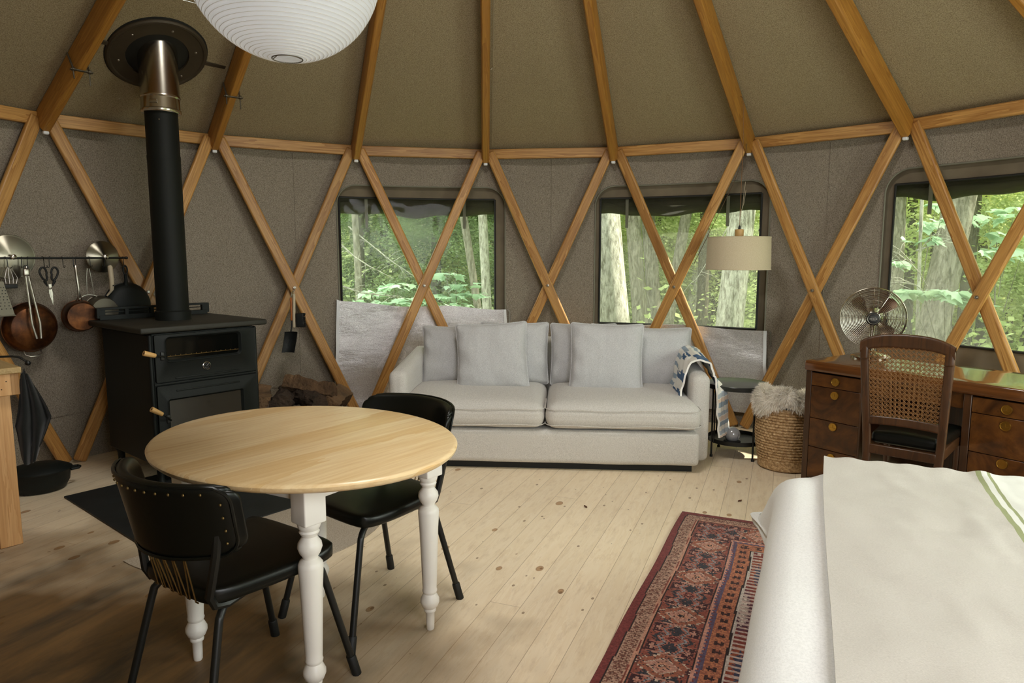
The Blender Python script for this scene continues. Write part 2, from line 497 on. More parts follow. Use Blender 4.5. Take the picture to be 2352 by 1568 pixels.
def burl_mat():
    m = N('burl_walnut'); m.set(Roughness=0.3)
    m.b.inputs['Specular IOR Level'].default_value = 0.35
    m.b.inputs['Coat Weight'].default_value = 0.15; m.b.inputs['Coat Roughness'].default_value = 0.06
    v = m.coord(rnd=True)
    a = m.noise(v, 5, 5, 0.6, 2.2); b = m.noise(v, 26, 5, 0.7, 1.5)
    c = m.ramp(a, [(0.3, srgb(50, 29, 12)), (0.5, srgb(88, 52, 20)), (0.7, srgb(118, 74, 30))])
    c = m.mix(m.math('MULTIPLY', b, 0.55), c, srgb(58, 32, 14))
    vo = m.n('ShaderNodeTexVoronoi'); vo.inputs['Scale'].default_value = 22; m.l(v, vo.inputs['Vector'])
    c = m.mix(m.math('MULTIPLY', m.math('LESS_THAN', vo.outputs['Distance'], 0.12), 0.4), c, srgb(44, 24, 12))
    m.base(c)
    return m.m
M_['burl'] = burl_mat()
def plane_gloss(name, cl, cd, cb, rough, ax):
    mm = wood(name, cl, cd, cb, rough, 1.0, ax, 0.04, 0.06, 5.0)
    b = mm.node_tree.nodes['Principled BSDF']
    b.inputs['Coat Weight'].default_value = 0.4 if ax == 0 else 0.15; b.inputs['Coat Roughness'].default_value = 0.05
    return mm
M_['desk_top'] = plane_gloss('desk_top_wood', srgb(112, 68, 32), srgb(86, 50, 24), srgb(68, 40, 18), 0.13, 0)
M_['walnut'] = plane_gloss('walnut', srgb(78, 48, 24), srgb(58, 35, 17), srgb(44, 26, 12), 0.36, 2)
M_['table_top'] = wood('table_top_wood', srgb(240, 216, 172), srgb(226, 192, 138), srgb(208, 168, 112), 0.3, 0.55, 1, 0.02, 0.0, 4.0)
M_['pine_counter'] = wood('pine_counter', srgb(222, 176, 122), srgb(204, 154, 98), srgb(186, 136, 84), 0.55, 1.0, 2, 0.05, 0.1, 5.0)
M_['counter_top'] = wood('counter_top', srgb(188, 160, 108), srgb(166, 136, 84), srgb(140, 112, 66), 0.45, 1.0, 1, 0.05, 0.0, 5.0)
M_['hearth'] = plain('hearth_board', srgb(26, 30, 31), 0.6, var=0.35, bump=(30, 0.15, 0.003))
M_['hearth_felt'] = felt('hearth_felt', srgb(150, 138, 122), srgb(180, 168, 152), srgb(200, 190, 174))

def cane_mat():
    return plain('cane', srgb(132, 92, 50), 0.5, var=0.15)
M_['cane'] = cane_mat()
def rope_mat():
    m = N('seagrass_rope'); m.set(Roughness=0.8)
    v = m.coord()
    f = m.noise(v, 60, 4, 0.7)
    m.base(m.ramp(f, [(0.3, srgb(116, 84, 52)), (0.5, srgb(182, 148, 104)), (0.7, srgb(218, 190, 148))])); m.bump(f, 0.5, 0.004)
    return m.m
M_['rope'] = rope_mat()
M_['fleece'] = plain('sheepskin', srgb(240, 234, 222), 0.9, var=0.04)
def bark_mat(name, a, b, c, sc=14):
    m = N(name); m.set(Roughness=0.95); m.b.inputs['Specular IOR Level'].default_value = 0.1
    v = m.coord(scale=(1, 1, 0.30), rnd=True)
    f = m.noise(v, sc * 2, 6, 0.75, 0.3); g = m.noise(m.coord(rnd=True), 1.3, 3)
    c1 = m.ramp(f, [(0.38, c), (0.5, b), (0.64, a)])
    m.base(m.mix(m.math('MULTIPLY', g, 0.4), c1, b)); m.bump(f, 0.9, 0.03)
    return m.m
M_['bark_pale'] = bark_mat('bark_pale', srgb(214, 212, 200), srgb(172, 170, 158), srgb(104, 100, 88))
M_['bark_mid'] = bark_mat('bark_mid', srgb(164, 160, 146), srgb(128, 124, 110), srgb(82, 78, 66))
M_['bark_dark'] = bark_mat('bark_dark', srgb(112, 108, 92), srgb(84, 80, 66), srgb(54, 50, 40))
def leaf_mat(name, a, b, tr=0.5):
    m = N(name); m.set(Roughness=0.6); m.b.inputs['Specular IOR Level'].default_value = 0.25
    f = m.noise(m.coord(), 1.1, 3)
    c = m.ramp(f, [(0.35, a), (0.65, b)])
    m.base(c)
    t = m.n('ShaderNodeBsdfTranslucent'); m.l(c, t.inputs['Color'])
    mx = m.n('ShaderNodeMixShader'); mx.inputs[0].default_value = tr
    m.l(m.b.outputs[0], mx.inputs[1]); m.l(t.outputs[0], mx.inputs[2]); m.l(mx.outputs[0], m.out.inputs['Surface'])
    return m.m
M_['leaf_bright'] = leaf_mat('leaf_bright', srgb(208, 220, 146), srgb(236, 240, 188), 0.5)
M_['leaf_mid'] = leaf_mat('leaf_mid', srgb(168, 188, 126), srgb(210, 220, 164), 0.5)
M_['leaf_dark'] = leaf_mat('leaf_dark', srgb(104, 128, 84), srgb(138, 158, 106), 0.4)
M_['leaf_pale'] = leaf_mat('leaf_pale', srgb(160, 192, 160), srgb(184, 210, 182), 0.4)
M_['wood_split'] = plain('split_wood', srgb(104, 80, 56), 0.95, var=0.5, bump=(36, 0.9, 0.02))
M_['log_bark'] = plain('log_bark', srgb(62, 48, 36), 0.95, var=0.5, bump=(40, 0.9, 0.02))

# ------------------------------------------------------------------ the yurt
RL = 3.404; H = 2.178; SL = 0.594
RW = 3.47; ZE = 2.235
def th(i): return radians(-2.27 + 18 * (i - 3))
def cyl(r, a, z): return Vector((YC.x + r * sin(a), YC.y + r * cos(a), z))

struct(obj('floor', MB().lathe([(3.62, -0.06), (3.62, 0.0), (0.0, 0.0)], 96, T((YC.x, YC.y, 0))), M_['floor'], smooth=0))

# windows as (theta0, theta1) of the felt opening, vinyl opening, z range
WIN = [(-22.85, 0.46, -22.45, -1.0), (13.15, 36.25, 13.85, 35.05), (49.4, 72.2, 50.3, 71.2),
       (85.4, 108.2, 86.0, 107.2), (121.4, 144.2, 122, 143.2)]
FZ0, FZ1 = 0.60, 1.935
VZ0, VZ1 = 0.785, 1.835
def wall_sheet(name, R, holes, z0, z1, zt, mat, rc=0.0, inward=True):
    """curved wall; holes = list of (a0,a1) degrees with z range; rounded top corners"""
    angs = set(float(a) for a in range(-180, 180, 2))
    for a0, a1 in holes: angs |= {a0, a1}
    angs = sorted(angs)
    angs = [a for k, a in enumerate(angs) if k == 0 or a - angs[k - 1] > 1e-3]
    zs = [0, 0.25, 0.5, z0, 0.9, 1.0, 1.25, 1.5, z1 - 0.02, z1, zt]
    if z1 - 0.02 in zs: pass
    zs = sorted(set(round(z, 4) for z in zs))
    mb = MB()
    P = lambda a, z: cyl(R, radians(a), z)
    n = len(angs)
    for k in range(n):
        a = angs[k]; b = angs[(k + 1) % n] + (360 if k == n - 1 else 0)
        mid = (a + b) / 2
        inh = any(h0 - 1e-6 < mid < h1 + 1e-6 for h0, h1 in holes)
        for j in range(len(zs) - 1):
            if inh and zs[j] >= z0 - 1e-3 and zs[j + 1] <= z1 + 1e-3: continue
            mb.add([P(a, zs[j]), P(b, zs[j]), P(b, zs[j + 1]), P(a, zs[j + 1])], [(0, 1, 2, 3)])
    if rc:
        for h0, h1 in holes:
            for sx, hx in ((1, h0), (-1, h1)):
                dr = math.degrees(rc / R)
                pts = [P(hx, z1)]
                for t in range(9):
                    q = pi / 2 * t / 8
                    pts.append(P(hx + sx * dr * (1 - cos(q)), z1 - rc * (1 - sin(q))))
                for t in range(1, 9): mb.add([pts[0], pts[t], pts[t + 1]], [(0, 1, 2) if sx < 0 else (0, 2, 1)])
    return obj(name, mb, mat, smooth=60)

HB = [(a, b) for a, b, c, d in WIN]
wf = struct(wall_sheet('wall_inner_felt', RW, HB, FZ0, FZ1, ZE, M_['felt'], rc=0.16))
HV = [(c, d) for a, b, c, d in WIN]
wo = struct(wall_sheet('wall_outer_canvas', RW + 0.035, HV, VZ0, VZ1, ZE, M_['canvas']))

# roof: felt cone with a dome opening at the crown
RC = 0.62
mb = MB()
nA = 80
rr = [RW + 0.15, RW, 2.6, 1.8, 1.1, RC]
zr = lambda r: ZE + (RW - r) * SL
HA0, HA1, HR0, HR1 = radians(-54.7), radians(-40.7), 3.24, 2.47
As = sorted(set([round(2 * pi * k / nA - pi, 5) for k in range(nA)] + [round(HA0, 5), round(HA1, 5)]))
Rs = sorted(set(rr + [HR0, HR1]))[::-1]
for k in range(len(As)):
    a, b = As[k], (As[k + 1] if k + 1 < len(As) else As[0] + 2 * pi)
    for j in range(len(Rs) - 1):
        if HA0 - 1e-4 < (a + b) / 2 < HA1 + 1e-4 and HR1 - 1e-4 < (Rs[j] + Rs[j + 1]) / 2 < HR0 + 1e-4: continue
        rr = Rs
        mb.add([cyl(rr[j], a, zr(rr[j])), cyl(rr[j], b, zr(rr[j])), cyl(rr[j + 1], b, zr(rr[j + 1])), cyl(rr[j + 1], a, zr(rr[j + 1]))], [(0, 1, 2, 3)])
nh = 64; hc_a, hc_r = radians(-47.7), 2.857
TS = sorted([2 * pi * k / nh for k in range(nh)] + [atan2(dr_, da_) % (2 * pi) for da_ in (HA1 - hc_a, HA0 - hc_a) for dr_ in (HR0 - hc_r, HR1 - hc_r)])
for k in range(len(TS)):
    q = []
    for t in (TS[k], TS[(k + 1) % len(TS)]):
        ca, sa = cos(t), sin(t)
        ia, ir = hc_a + ca * 0.205 / hc_r, hc_r + sa * 0.205 * 0.86
        lim = min(((HA1 - hc_a) if ca > 0 else (hc_a - HA0)) / max(abs(ca), 1e-6) , ((HR0 - hc_r) if sa > 0 else (hc_r - HR1)) / max(abs(sa), 1e-6) )
        # ray to the border of the cell in (angle, radius) space
        oa, orr = hc_a + ca * lim, hc_r + sa * lim
        oa = max(HA0, min(HA1, oa)); orr = max(HR1, min(HR0, orr))
        q.append((cyl(ir, ia, zr(ir)), cyl(orr, oa, zr(orr))))
    mb.add([q[0][0], q[0][1], q[1][1], q[1][0]], [(0, 1, 2, 3)])
struct(obj('ceiling', mb, M_['felt_roof'], smooth=60))
dome = struct(obj('ceiling_dome', MB().lathe([(RC + 0.06, 0), (RC, 0.05), (RC * 0.8, 0.2), (RC * 0.45, 0.32), (0, 0.36)], 48, T((YC.x, YC.y, zr(RC) + 0.0)), cap=False), M_['bracket'], smooth=60))
ringo = obj('crown_ring', MB().tube([cyl(RC - 0.03, 2 * pi * k / 48, zr(RC) - 0.09) for k in range(48)], 0.05, 10, closed=True), M_['rafter'])
tag(ringo, 'wooden ring at the top of the yurt where all rafters meet', 'crown ring')

# felt seams
for i, (a, z0, z1) in enumerate([(-28.3, 0, 2.16), (7.0, 0.0, 2.16), (43.1, 0.0, 2.16), (-64.5, 0.0, 2.16)]):
    s_ = obj('trim_%d' % (i + 1), MB().tube([cyl(RW - 0.002, radians(a), z0), cyl(RW - 0.002, radians(a), z1)], 0.0035, 6), M_['felt'])
    struct(s_)
# base seam of the felt skirt near the floor
struct(obj('baseboard_skirt', MB().tube([cyl(RW - 0.004, radians(a), 0.30 + 0.012 * sin(a * 0.31)) for a in range(-100, 101, 2)], 0.004, 6), M_['felt']))

def welt_path(a0, a1, z0, z1, r, R, n=8):
    dr = math.degrees(r / R)
    pts = [cyl(R, radians(a0), z0)]
    for t in range(n + 1):
        q = pi / 2 * t / n
        pts.append(cyl(R, radians(a0 + dr * (1 - cos(q))), z1 - r * (1 - sin(q))))
    m = 12
    for t in range(1, m): pts.append(cyl(R, radians(a0 + dr + (a1 - a0 - 2 * dr) * t / m), z1))
    for t in range(n + 1):
        q = pi / 2 * (1 - t / n)
        pts.append(cyl(R, radians(a1 - dr * (1 - cos(q))), z1 - r * (1 - sin(q))))
    pts.append(cyl(R, radians(a1), z0))
    return pts

for wi, (a0, a1, c0, c1) in enumerate(WIN):
    W = thing('window_%d' % (wi + 1), 'clear vinyl window', 'window', (0, 0, 0)); del W['category']; del W['label']
    W['kind'] = 'structure'
    # pane
    pm = MB()
    pm.sheet(lambda u, v: cyl(RW + 0.03, radians(c0 + (c1 - c0) * u), VZ0 + (VZ1 - VZ0) * v), 24, 8)
    obj('pane', pm, M_['pane'], W)
    # welt around the felt opening
    obj('welt', MB().tube(welt_path(a0, a1, FZ0, FZ1, 0.16, RW - 0.003), 0.006, 6), M_['strap'], W)
    # black binding around the vinyl
    pts = [cyl(RW + 0.022, radians(c0), VZ0)] + [cyl(RW + 0.022, radians(c0), VZ1)] + \
          [cyl(RW + 0.022, radians(c0 + (c1 - c0) * t / 12), VZ1) for t in range(1, 13)] + [cyl(RW + 0.022, radians(c1), VZ0)] + \
          [cyl(RW + 0.022, radians(c1 + (c0 - c1) * t / 12), VZ0) for t in range(1, 12)]
    mbx = MB()
    for k in range(len(pts)):
        mbx.tube([pts[k], pts[(k + 1) % len(pts)]], 0.0085, 6)
    obj('binding', mbx, M_['black_edge'], W)
    if wi < 3:
        # storm flap rolled up outside at the top of the opening
        rng = random.Random(30 + wi)
        drop = [0.085, 0.085, 0.045][wi]
        def roll(u, v, c0=c0, c1=c1, wi=wi, drop=drop):
            a = c0 - 1.2 + (c1 - c0 + 2.4) * u
            q = 2 * pi * v
            sag = 0.012 * sin(u * 9 + wi) + 0.008 * sin(u * 23)
            rr_ = 0.052 + 0.006 * sin(u * 17 + wi * 2)
            return cyl(RW + 0.105 + rr_ * 0.9 * sin(q), radians(a), 1.835 - drop - 0.0 + rr_ * 1.0 * cos(q) + sag)
        obj('rolled_flap', MB().sheet(roll, 48, 12), M_['canvas_dark'], W)
        obj('flap_sheet', MB().sheet(lambda u, v: cyl(RW + 0.065 + 0.01 * sin(u * 20), radians(c0 - 1.2 + (c1 - c0 + 2.4) * u), 1.835 - drop + 0.02 + (0.12 + drop) * v), 48, 2, 0.004), M_['canvas_dark'], W)
        for u in (0.17, 0.80):
            a = radians(c0 + (c1 - c0) * u)
            obj('strap', MB().sheet(lambda s, v, a=a: cyl(RW + 0.040, a + (s - 0.5) * 0.0072, VZ1 - (0.16 + drop) * v), 1, 4, 0.003), M_['strap'], W)
# daylight frames only for the windows in view are detailed; flaps of insulation opened inwards
def silver_flap(name, a0, a1, pts_top, zb, R0, label, seed):
    rng = random.Random(seed)
    def fn(u, v):
        a = a0 + (a1 - a0) * u
        zt = pts_top(u)
        z = zt + (zb - zt) * v
        bulge = 0.035 * sin(pi * v) + 0.02 * v
        wv = 0.006 * sin(u * 7 + seed) * v + 0.008 * sin(v * 9 + u * 3 + seed) + 0.02 * mnoise.noise(Vector((u * 3, v * 4, seed))) + 0.006 * mnoise.noise(Vector((u * 11, v * 11, seed)))
        return cyl(R0 - 0.01 - bulge * 0.5 - wv, radians(a - 0.9 * v * (1 if u < .5 else -1) * abs(2 * u - 1)), z)
    o = thing(name, label, 'window flap')
    obj('insulated_sheet', MB().sheet(fn, 60, 36, 0.006), M_['foil'], o)
    for e in (0, 1):
        obj('edge_tape', MB().sheet(lambda s, v: Vector(fn(e + (s - e) * 0.016 / 1.0 * (1 if e == 0 else 1) if e == 0 else 1 - (1 - s) * 0.016, v)) + (Vector((YC.x, YC.y, 0)) - Vector((fn(e, v)[0], fn(e, v)[1], 0))).normalized() * 0.010, 1, 30, 0.004), M_['bracket'], o, label='pale grey tape edge')
    mb_ = MB()
    p = fn(1, 0.02)
    c_ = Vector((YC.x, YC.y, 0)); rad_ = (Vector((p[0], p[1], 0)) - c_).normalized()
    tg = Vector((rad_.y, -rad_.x, 0))
    obj('zip_pull', MB().tube([p + tg * 0.012 + Vector((0, 0, 0.02)), p + tg * 0.03, p + tg * 0.032 - Vector((0, 0, 0.09)), p + tg * 0.026 - Vector((0, 0, 0.10))], 0.004, 6), M_['steel'], o, label='thin metal zip pull')
    return o
silver_flap('window_flap', -23.3, 0.6, lambda u: 1.0 - 0.10 * u ** 0.5 + 0.01 * sin(u * 12), 0.06, 3.46, 'silvery insulated flap hanging below the window behind the left half of the sofa', 3)
silver_flap('window_flap', 12.9, 36.6, lambda u: 0.785 - 0.01 * sin(u * 9), 0.12, 3.46, 'silvery insulated flap hanging below the window behind the round side table', 8)

# lattice poles: flat boards with rounded edges, tapered thin section
def board_between(name, A, B, width, depth, normal, mat, parent=None, bevel=0.012, cut=0.0, seg=3):
    A = Vector(A); B = Vector(B); d = (B - A); L = d.length; z = d.normalized()
    n = Vector(normal); n = (n - z * n.dot(z)).normalized(); x = n.cross(z)
    Mx = Matrix((x, n, z)).transposed().to_4x4(); Mx.translation = (A + B) / 2
    mbb = MB().box((0, 0, 0), (width, depth, L))
    o = obj(name, mbb, mat, parent, bevel=bevel, seg=seg)
    o.matrix_local = Mx
    return o
PLACE = {0: 'left of the stove pipe', 1: 'right of the stove pipe', 2: 'at the top left of the left window', 3: 'at the top right of the left window',
         4: 'at the top left of the middle window', 5: 'above the pendant lamp', 6: 'at the top left of the right window', 7: 'past the right edge of the right window', -1: 'far left past the kitchen'}
def rin(i): return 3.375 if i % 2 else 3.405
NODES = list(range(-1, 9))
for i in NODES:
    a = th(i)
    for sgn, w_ in ((1, 'down right'), (-1, 'down left')):
        j = i + sgn
        if i in (8,) or (i == 7 and sgn == 1) or (i == -1 and sgn == -1) : continue
        r_ = 3.372 if i % 2 else 3.41
        off = 0.034 * sgn / 3.4
        offb = -0.034 * sgn / 3.4
        A = cyl(r_, a + off, 2.215); B = cyl(r_, th(j) + offb, 0.0)
        B2 = A + (B - A) * ((A.z - 0.012) / (A.z - B.z))
        nrm = Vector((sin((a + th(j)) / 2), cos((a + th(j)) / 2), 0))
        o = board_between('lattice_pole', A, B2, 0.081, 0.034, nrm, M_['ash'], bevel=0.013)
        tag(o, 'wooden wall pole slanting %s from joint %s' % (w_, PLACE.get(i, 'at the side').replace('the ', '')), 'pole', 'crossed wall poles')
    # ring beams
    if i < 8:
        b = th(i + 1); sh = 0.030 / 3.4
        A = cyl(3.425, a + sh, 2.205); B = cyl(3.425, b - sh, 2.205)
        nrm = Vector((sin((a + b) / 2), cos((a + b) / 2), 0))
        o = board_between('eave_rail', A, B, 0.040, 0.080, Vector((0, 0, 1)), M_['ash'], bevel=0.006)
        sec = {-1: 'left of the stove area at the far left edge', 0: 'passing behind the stove pipe', 1: 'between the stove pipe and the left window', 2: 'directly above the left window',
               3: 'between the left and middle windows', 4: 'directly above the middle window', 5: 'between the pendant lamp and the right window', 6: 'above the right window', 7: 'past the right window'}[i]
        tag(o, 'horizontal wooden eave rail %s' % sec, 'beam', 'eave rails around the wall top')
    # rafters
    S_ = cyl(3.385, a, 2.185); E_ = cyl(RC - 0.02, a, zr(RC) - 0.075 - 0.0)
    d = (E_ - S_).normalized()
    tan_ = Vector((cos(a), -sin(a), 0)); upn = d.cross(tan_).normalized()
    if upn.z < 0: upn = -upn
    L = (E_ - S_).length
    prof = [(-0.032, 0.072), (0.032, 0.072), (0.032, -0.040), (0.022, -0.057), (-0.022, -0.057), (-0.032, -0.040)]
    mbb = MB()
    vs = []
    for z_, cutf in ((-L / 2, 1), (L / 2, 0)):
        for (x_, y_) in prof: vs.append((x_, y_, z_ + (0.035 * (0.045 - y_) / 0.09 * -0.5 if cutf else 0)))
    mbb.add(vs, [tuple(range(6))[::-1], tuple(range(6, 12))] + [(k, (k + 1) % 6, 6 + (k + 1) % 6, 6 + k) for k in range(6)])
    Mx = Matrix((tan_, upn, tan_.cross(upn))).transposed().to_4x4()
    if tan_.cross(upn).dot(d) < 0:
        Mx = Matrix((-tan_, upn, (-tan_).cross(upn))).transposed().to_4x4()
    Mx.translation = (S_ + E_) / 2 + upn * 0.0
    o = obj('rafter', mbb, M_['rafter'], bevel=0.004)
    o.matrix_local = Mx
    rl = {-1: 'far left beyond the kitchen', 0: 'rising just left of the stove pipe flange', 1: 'right of the stove pipe, passing behind the paper lantern', 2: 'rising from the top left of the left window',
          3: 'in the centre with a thin cord beside it', 4: 'rising from the top left of the middle window', 5: 'holding the pendant lamp cord', 6: 'rising from the joint at the right window top left', 7: 'past the right edge', 8: 'behind on the right'}[i]
    tag(o, 'honey brown roof rafter %s' % rl, 'rafter', 'roof rafters')
    if 0 <= i <= 7:
        br = obj('joint_bracket', MB().soft((0.034, 0.03, 0.022), 0.008, 2), M_['bracket'], loc=cyl(3.385, a, 2.118), rot=(0, 0, -a))
        tag(br, 'small white plastic cap under pole joint %s' % PLACE[i].replace('the ', ''), 'bracket', 'white joint caps')
    # bolts at the crossing below ring beam i..i+1
    if 0 <= i <= 6:
        am = (th(i) + th(i + 1)) / 2
        p_ = cyl(3.372 * cos(radians(9)) - 0.02, am, 1.11)
        bt = obj('bolt', MB().lathe([(0.0, 0.009), (0.004, 0.009), (0.006, 0.006), (0.011, 0.005), (0.012, 0.0)], 12), M_['steel'], loc=p_)
        bt.rotation_euler = (pi / 2, 0, -am)
        sec = {0: 'behind the stove pipe', 1: 'where the hearth brush hangs', 2: 'in front of the left window', 3: 'between the two sofa windows', 4: 'in front of the middle window', 5: 'right of the pendant lamp', 6: 'in front of the right window'}[i]
        tag(bt, 'steel bolt fixing the crossed poles %s' % sec, 'bolt', 'bolts on the pole crossings')

# door behind the camera
dr = obj('door_1', MB().soft((0.95, 0.05, 1.98), 0.01, 2, T(cyl(3.45, radians(156), 1.0), -radians(156))), M_['white_paint'], bevel=0.003)
struct(dr)
obj('door_glass', MB().box((0, 0, 0), (0.62, 0.01, 1.45), T(cyl(3.415, radians(156), 1.12), -radians(156))), M_['glass_dark'], dr)

# ------------------------------------------------------------------ sofa
# local frame: x along the front (0 = left outer end, 2.10 = right outer end), y = depth into the back, z up
SD = Vector((0.9971, -0.0761, 0)); SN = Vector((0.0761, 0.9971, 0))
SO = Vector((1.271, 4.339, 0)) - SD * 2.10
SRZ = atan2(SD.y, SD.x)
sofa = thing('sofa', 'long pale grey fabric two-cushion sofa beneath the windows', 'sofa', SO, SRZ)
def wob(amp, sc, seed, bulge=None):
    def f(p, n):
        q = Vector(p)
        q += n * amp * mnoise.noise(Vector((p[0] * sc + seed * 3.1, p[1] * sc, p[2] * sc + seed)))
        q += n * amp * 0.4 * mnoise.noise(Vector((p[0] * sc * 3 + seed, p[1] * sc * 3, p[2] * sc * 3)))
        if bulge: q = bulge(q)
        return q
    return f
ms = MB().soft((1.93, 0.86, 0.215), 0.03, 24, T((1.045, 0.28, 0.155)), wob(0.004, 3, 1))
obj('base', ms, M_['sofa'], sofa, smooth=60)
obj('plinth', MB().box((1.045, 0.30, 0.025), (1.86, 0.78, 0.05)), M_['black_matte'], sofa, label='dark recessed plinth')
# arms: sloped top, rounded front top edge
def arm(x0, w):
    def f(p, n):
        q = Vector(p)
        t = (q.y + 0.43) / 0.86
        if q.z > 0: q.z += (0.0 + 0.075 * max(0, t)) * (q.z / 0.29)
        return q
    return MB().soft((w, 0.86, 0.565), 0.045, 10, T((x0, 0.43, 0.317)), f)
obj('arm', arm(0.065, 0.125), M_['sofa'], sofa, smooth=60)
obj('arm', arm(2.035, 0.125), M_['sofa'], sofa, smooth=60)
obj('backrest', MB().soft((1.86, 0.15, 0.62), 0.06, 16, T((1.05, 0.80, 0.44)), wob(0.006, 4, 2)), M_['sofa'], sofa, smooth=60)
def seat_cushion(xa, xb, seed):
    cx = (xa + xb) / 2; wd = xb - xa
    def f(p, n):
        q = Vector(p)
        if q.z > 0: q.z += 0.028 * (1 - (2 * q.x / wd) ** 4) * (1 - (2 * q.y / 0.86) ** 4) * (q.z / 0.085)
        q += n * 0.004 * mnoise.noise(Vector((q.x * 5 + seed, q.y * 5, q.z * 5)))
        # sagging front corners
        return q
    return MB().soft((wd, 0.86, 0.165), 0.068, 18, T((cx, 0.255, 0.355)), f)
def cushion_seams(xa, xb, seed):
    m = MB()
    for z in (0.402, 0.302):
        y0 = -0.175 + 0.002; r = 0.055
        pts = [(xa + 0.0, y0 + 0.35, z), (xa - 0.001, y0 + r, z), (xa + 0.018, y0 + 0.018, z), (xa + r, y0 - 0.001, z)]
        for t in range(1, 12): pts.append((xa + r + (xb - xa - 2 * r) * t / 12, y0 - 0.002, z + 0.004 * sin(t * .8 + seed)))
        pts += [(xb - r, y0 - 0.001, z), (xb - 0.018, y0 + 0.018, z), (xb + 0.001, y0 + r, z), (xb, y0 + 0.35, z)]
        m.tube(pts, 0.0028, 6)
    return m
for k, (xa, xb) in enumerate(((0.075, 1.040), (1.047, 2.018))):
    c_ = obj('seat_cushion', seat_cushion(xa, xb, k * 7), M_['sofa'], sofa, smooth=60)
    obj('piping', cushion_seams(xa, xb, k), M_['sofa'], c_)
for x_ in (0.2, 1.9):
    obj('foot', MB().lathe([(0.02, 0.0), (0.025, 0.05)], 12, T((x_, -0.05, 0.0))), M_['black_matte'], sofa, label='short dark foot')

def pillow_mb(w, h, t, seed, nu=34, nv=34, corner=0.9):
    """stuffed scatter cushion standing in its x-z plane, centre at the origin"""
    rng = random.Random(seed)
    ph = [rng.uniform(0, 6) for _ in range(8)]
    def shape(u, v, s):
        a = 2 * u - 1; b = 2 * v - 1
        # plan outline: square with slightly concave sides and soft corners
        k = 0.06
        x = a * w / 2 * (1 - k * (1 - b * b) * abs(a) ** 3)
        z = b * h / 2 * (1 - k * (1 - a * a) * abs(b) ** 3)
        ca, cb = abs(a), abs(b)
        r = 0.10
        ex = max(0, (ca - (1 - r)) / r); ez = max(0, (cb - (1 - r)) / r)
        if ex > 0 and ez > 0:
            l = sqrt(ex * ex + ez * ez)
            m_ = max(ex, ez) / l
            x = math.copysign((1 - r + r * ex * m_) * w / 2, a); z = math.copysign((1 - r + r * ez * m_) * h / 2, b)
        e = (1 - ca ** 3.2) * (1 - cb ** 3.2)
        y = t / 2 * max(0, e) ** 0.42
        wr = 0.012 * sin(9 * b + ph[0] + 3 * a) * (ca ** 4) + 0.010 * mnoise.noise(Vector((a * 1.4 + ph[4], b * 1.4, seed))) + 0.008 * mnoise.noise(Vector((a * 2.2 + ph[1], b * 2.2, seed))) + 0.004 * mnoise.noise(Vector((a * 7 + ph[2], b * 3, seed)))
        # creases fanning from the corners
        wr += 0.006 * sin(14 * atan2(1.05 - cb, 1.05 - ca + 1e-3) + ph[3]) * (ca * cb) ** 3
        sag = -0.02 * (1 - b) * 0.5
        return Vector((x, s * (y + (wr if e > 0.02 else wr * e * 50)), z))
    m = MB()
    m.sheet(lambda u, v: shape(u, v, -1), nu, nv)
    m.sheet(lambda u, v: shape(1 - u, v, 1), nu, nv)
    # piped edge
    pts = []
    for t in range(40): pts.append(shape(t / 40, 0, 0) * 1.0)
    for t in range(40): pts.append(shape(1, t / 40, 0))
    for t in range(40): pts.append(shape(1 - t / 40, 1, 0))
    for t in range(40): pts.append(shape(0, 1 - t / 40, 0))
    pts = [Vector((p.x, 0, p.z)) for p in pts]
    return m, MB().tube(pts, 0.005, 6, closed=True)
def sofa_pillow(xc, yc, zc, w, h, t, seed, tilt, yaw, roll, label):
    o = thing('cushion', label, 'cushion', group='sofa cushions')
    a, b = pillow_mb(w, h, t, seed)
    obj('cover', a, M_['pillow'], o, smooth=80)
    obj('piping', b, M_['pillow'], o)
    o.location = SO + SD * xc + SN * yc + Vector((0, 0, zc))
    o.rotation_euler = (Matrix.Rotation(SRZ + yaw, 4, 'Z') @ Matrix.Rotation(tilt, 4, 'X') @ Matrix.Rotation(roll, 4, 'Y')).to_euler()
    return o
TL = radians(-9)
sofa_pillow(0.36, 0.575, 0.635, 0.48, 0.43, 0.19, 3, TL, 0.03, 0.0, 'grey back cushion at the left end of the sofa beside the left arm')
sofa_pillow(0.80, 0.575, 0.655, 0.50, 0.45, 0.19, 4, TL, 0.0, 0.0, 'grey back cushion partly hidden, left of the sofa middle gap')
sofa_pillow(1.30, 0.575, 0.65, 0.48, 0.45, 0.19, 5, TL, 0.0, 0.0, 'grey back cushion partly hidden, right of the sofa middle gap')
sofa_pillow(1.81, 0.575, 0.63, 0.52, 0.44, 0.19, 6, TL, -0.04, 0.0, 'grey back cushion at the right end beside the patterned quilt')
sofa_pillow(0.655, 0.385, 0.655, 0.51, 0.48, 0.17, 7, radians(-14), 0.02, radians(-3), 'square grey scatter cushion in front, on the left half of the sofa')
sofa_pillow(1.455, 0.385, 0.652, 0.51, 0.49, 0.17, 8, radians(-14), -0.02, radians(1), 'square grey scatter cushion in front, on the right half of the sofa')

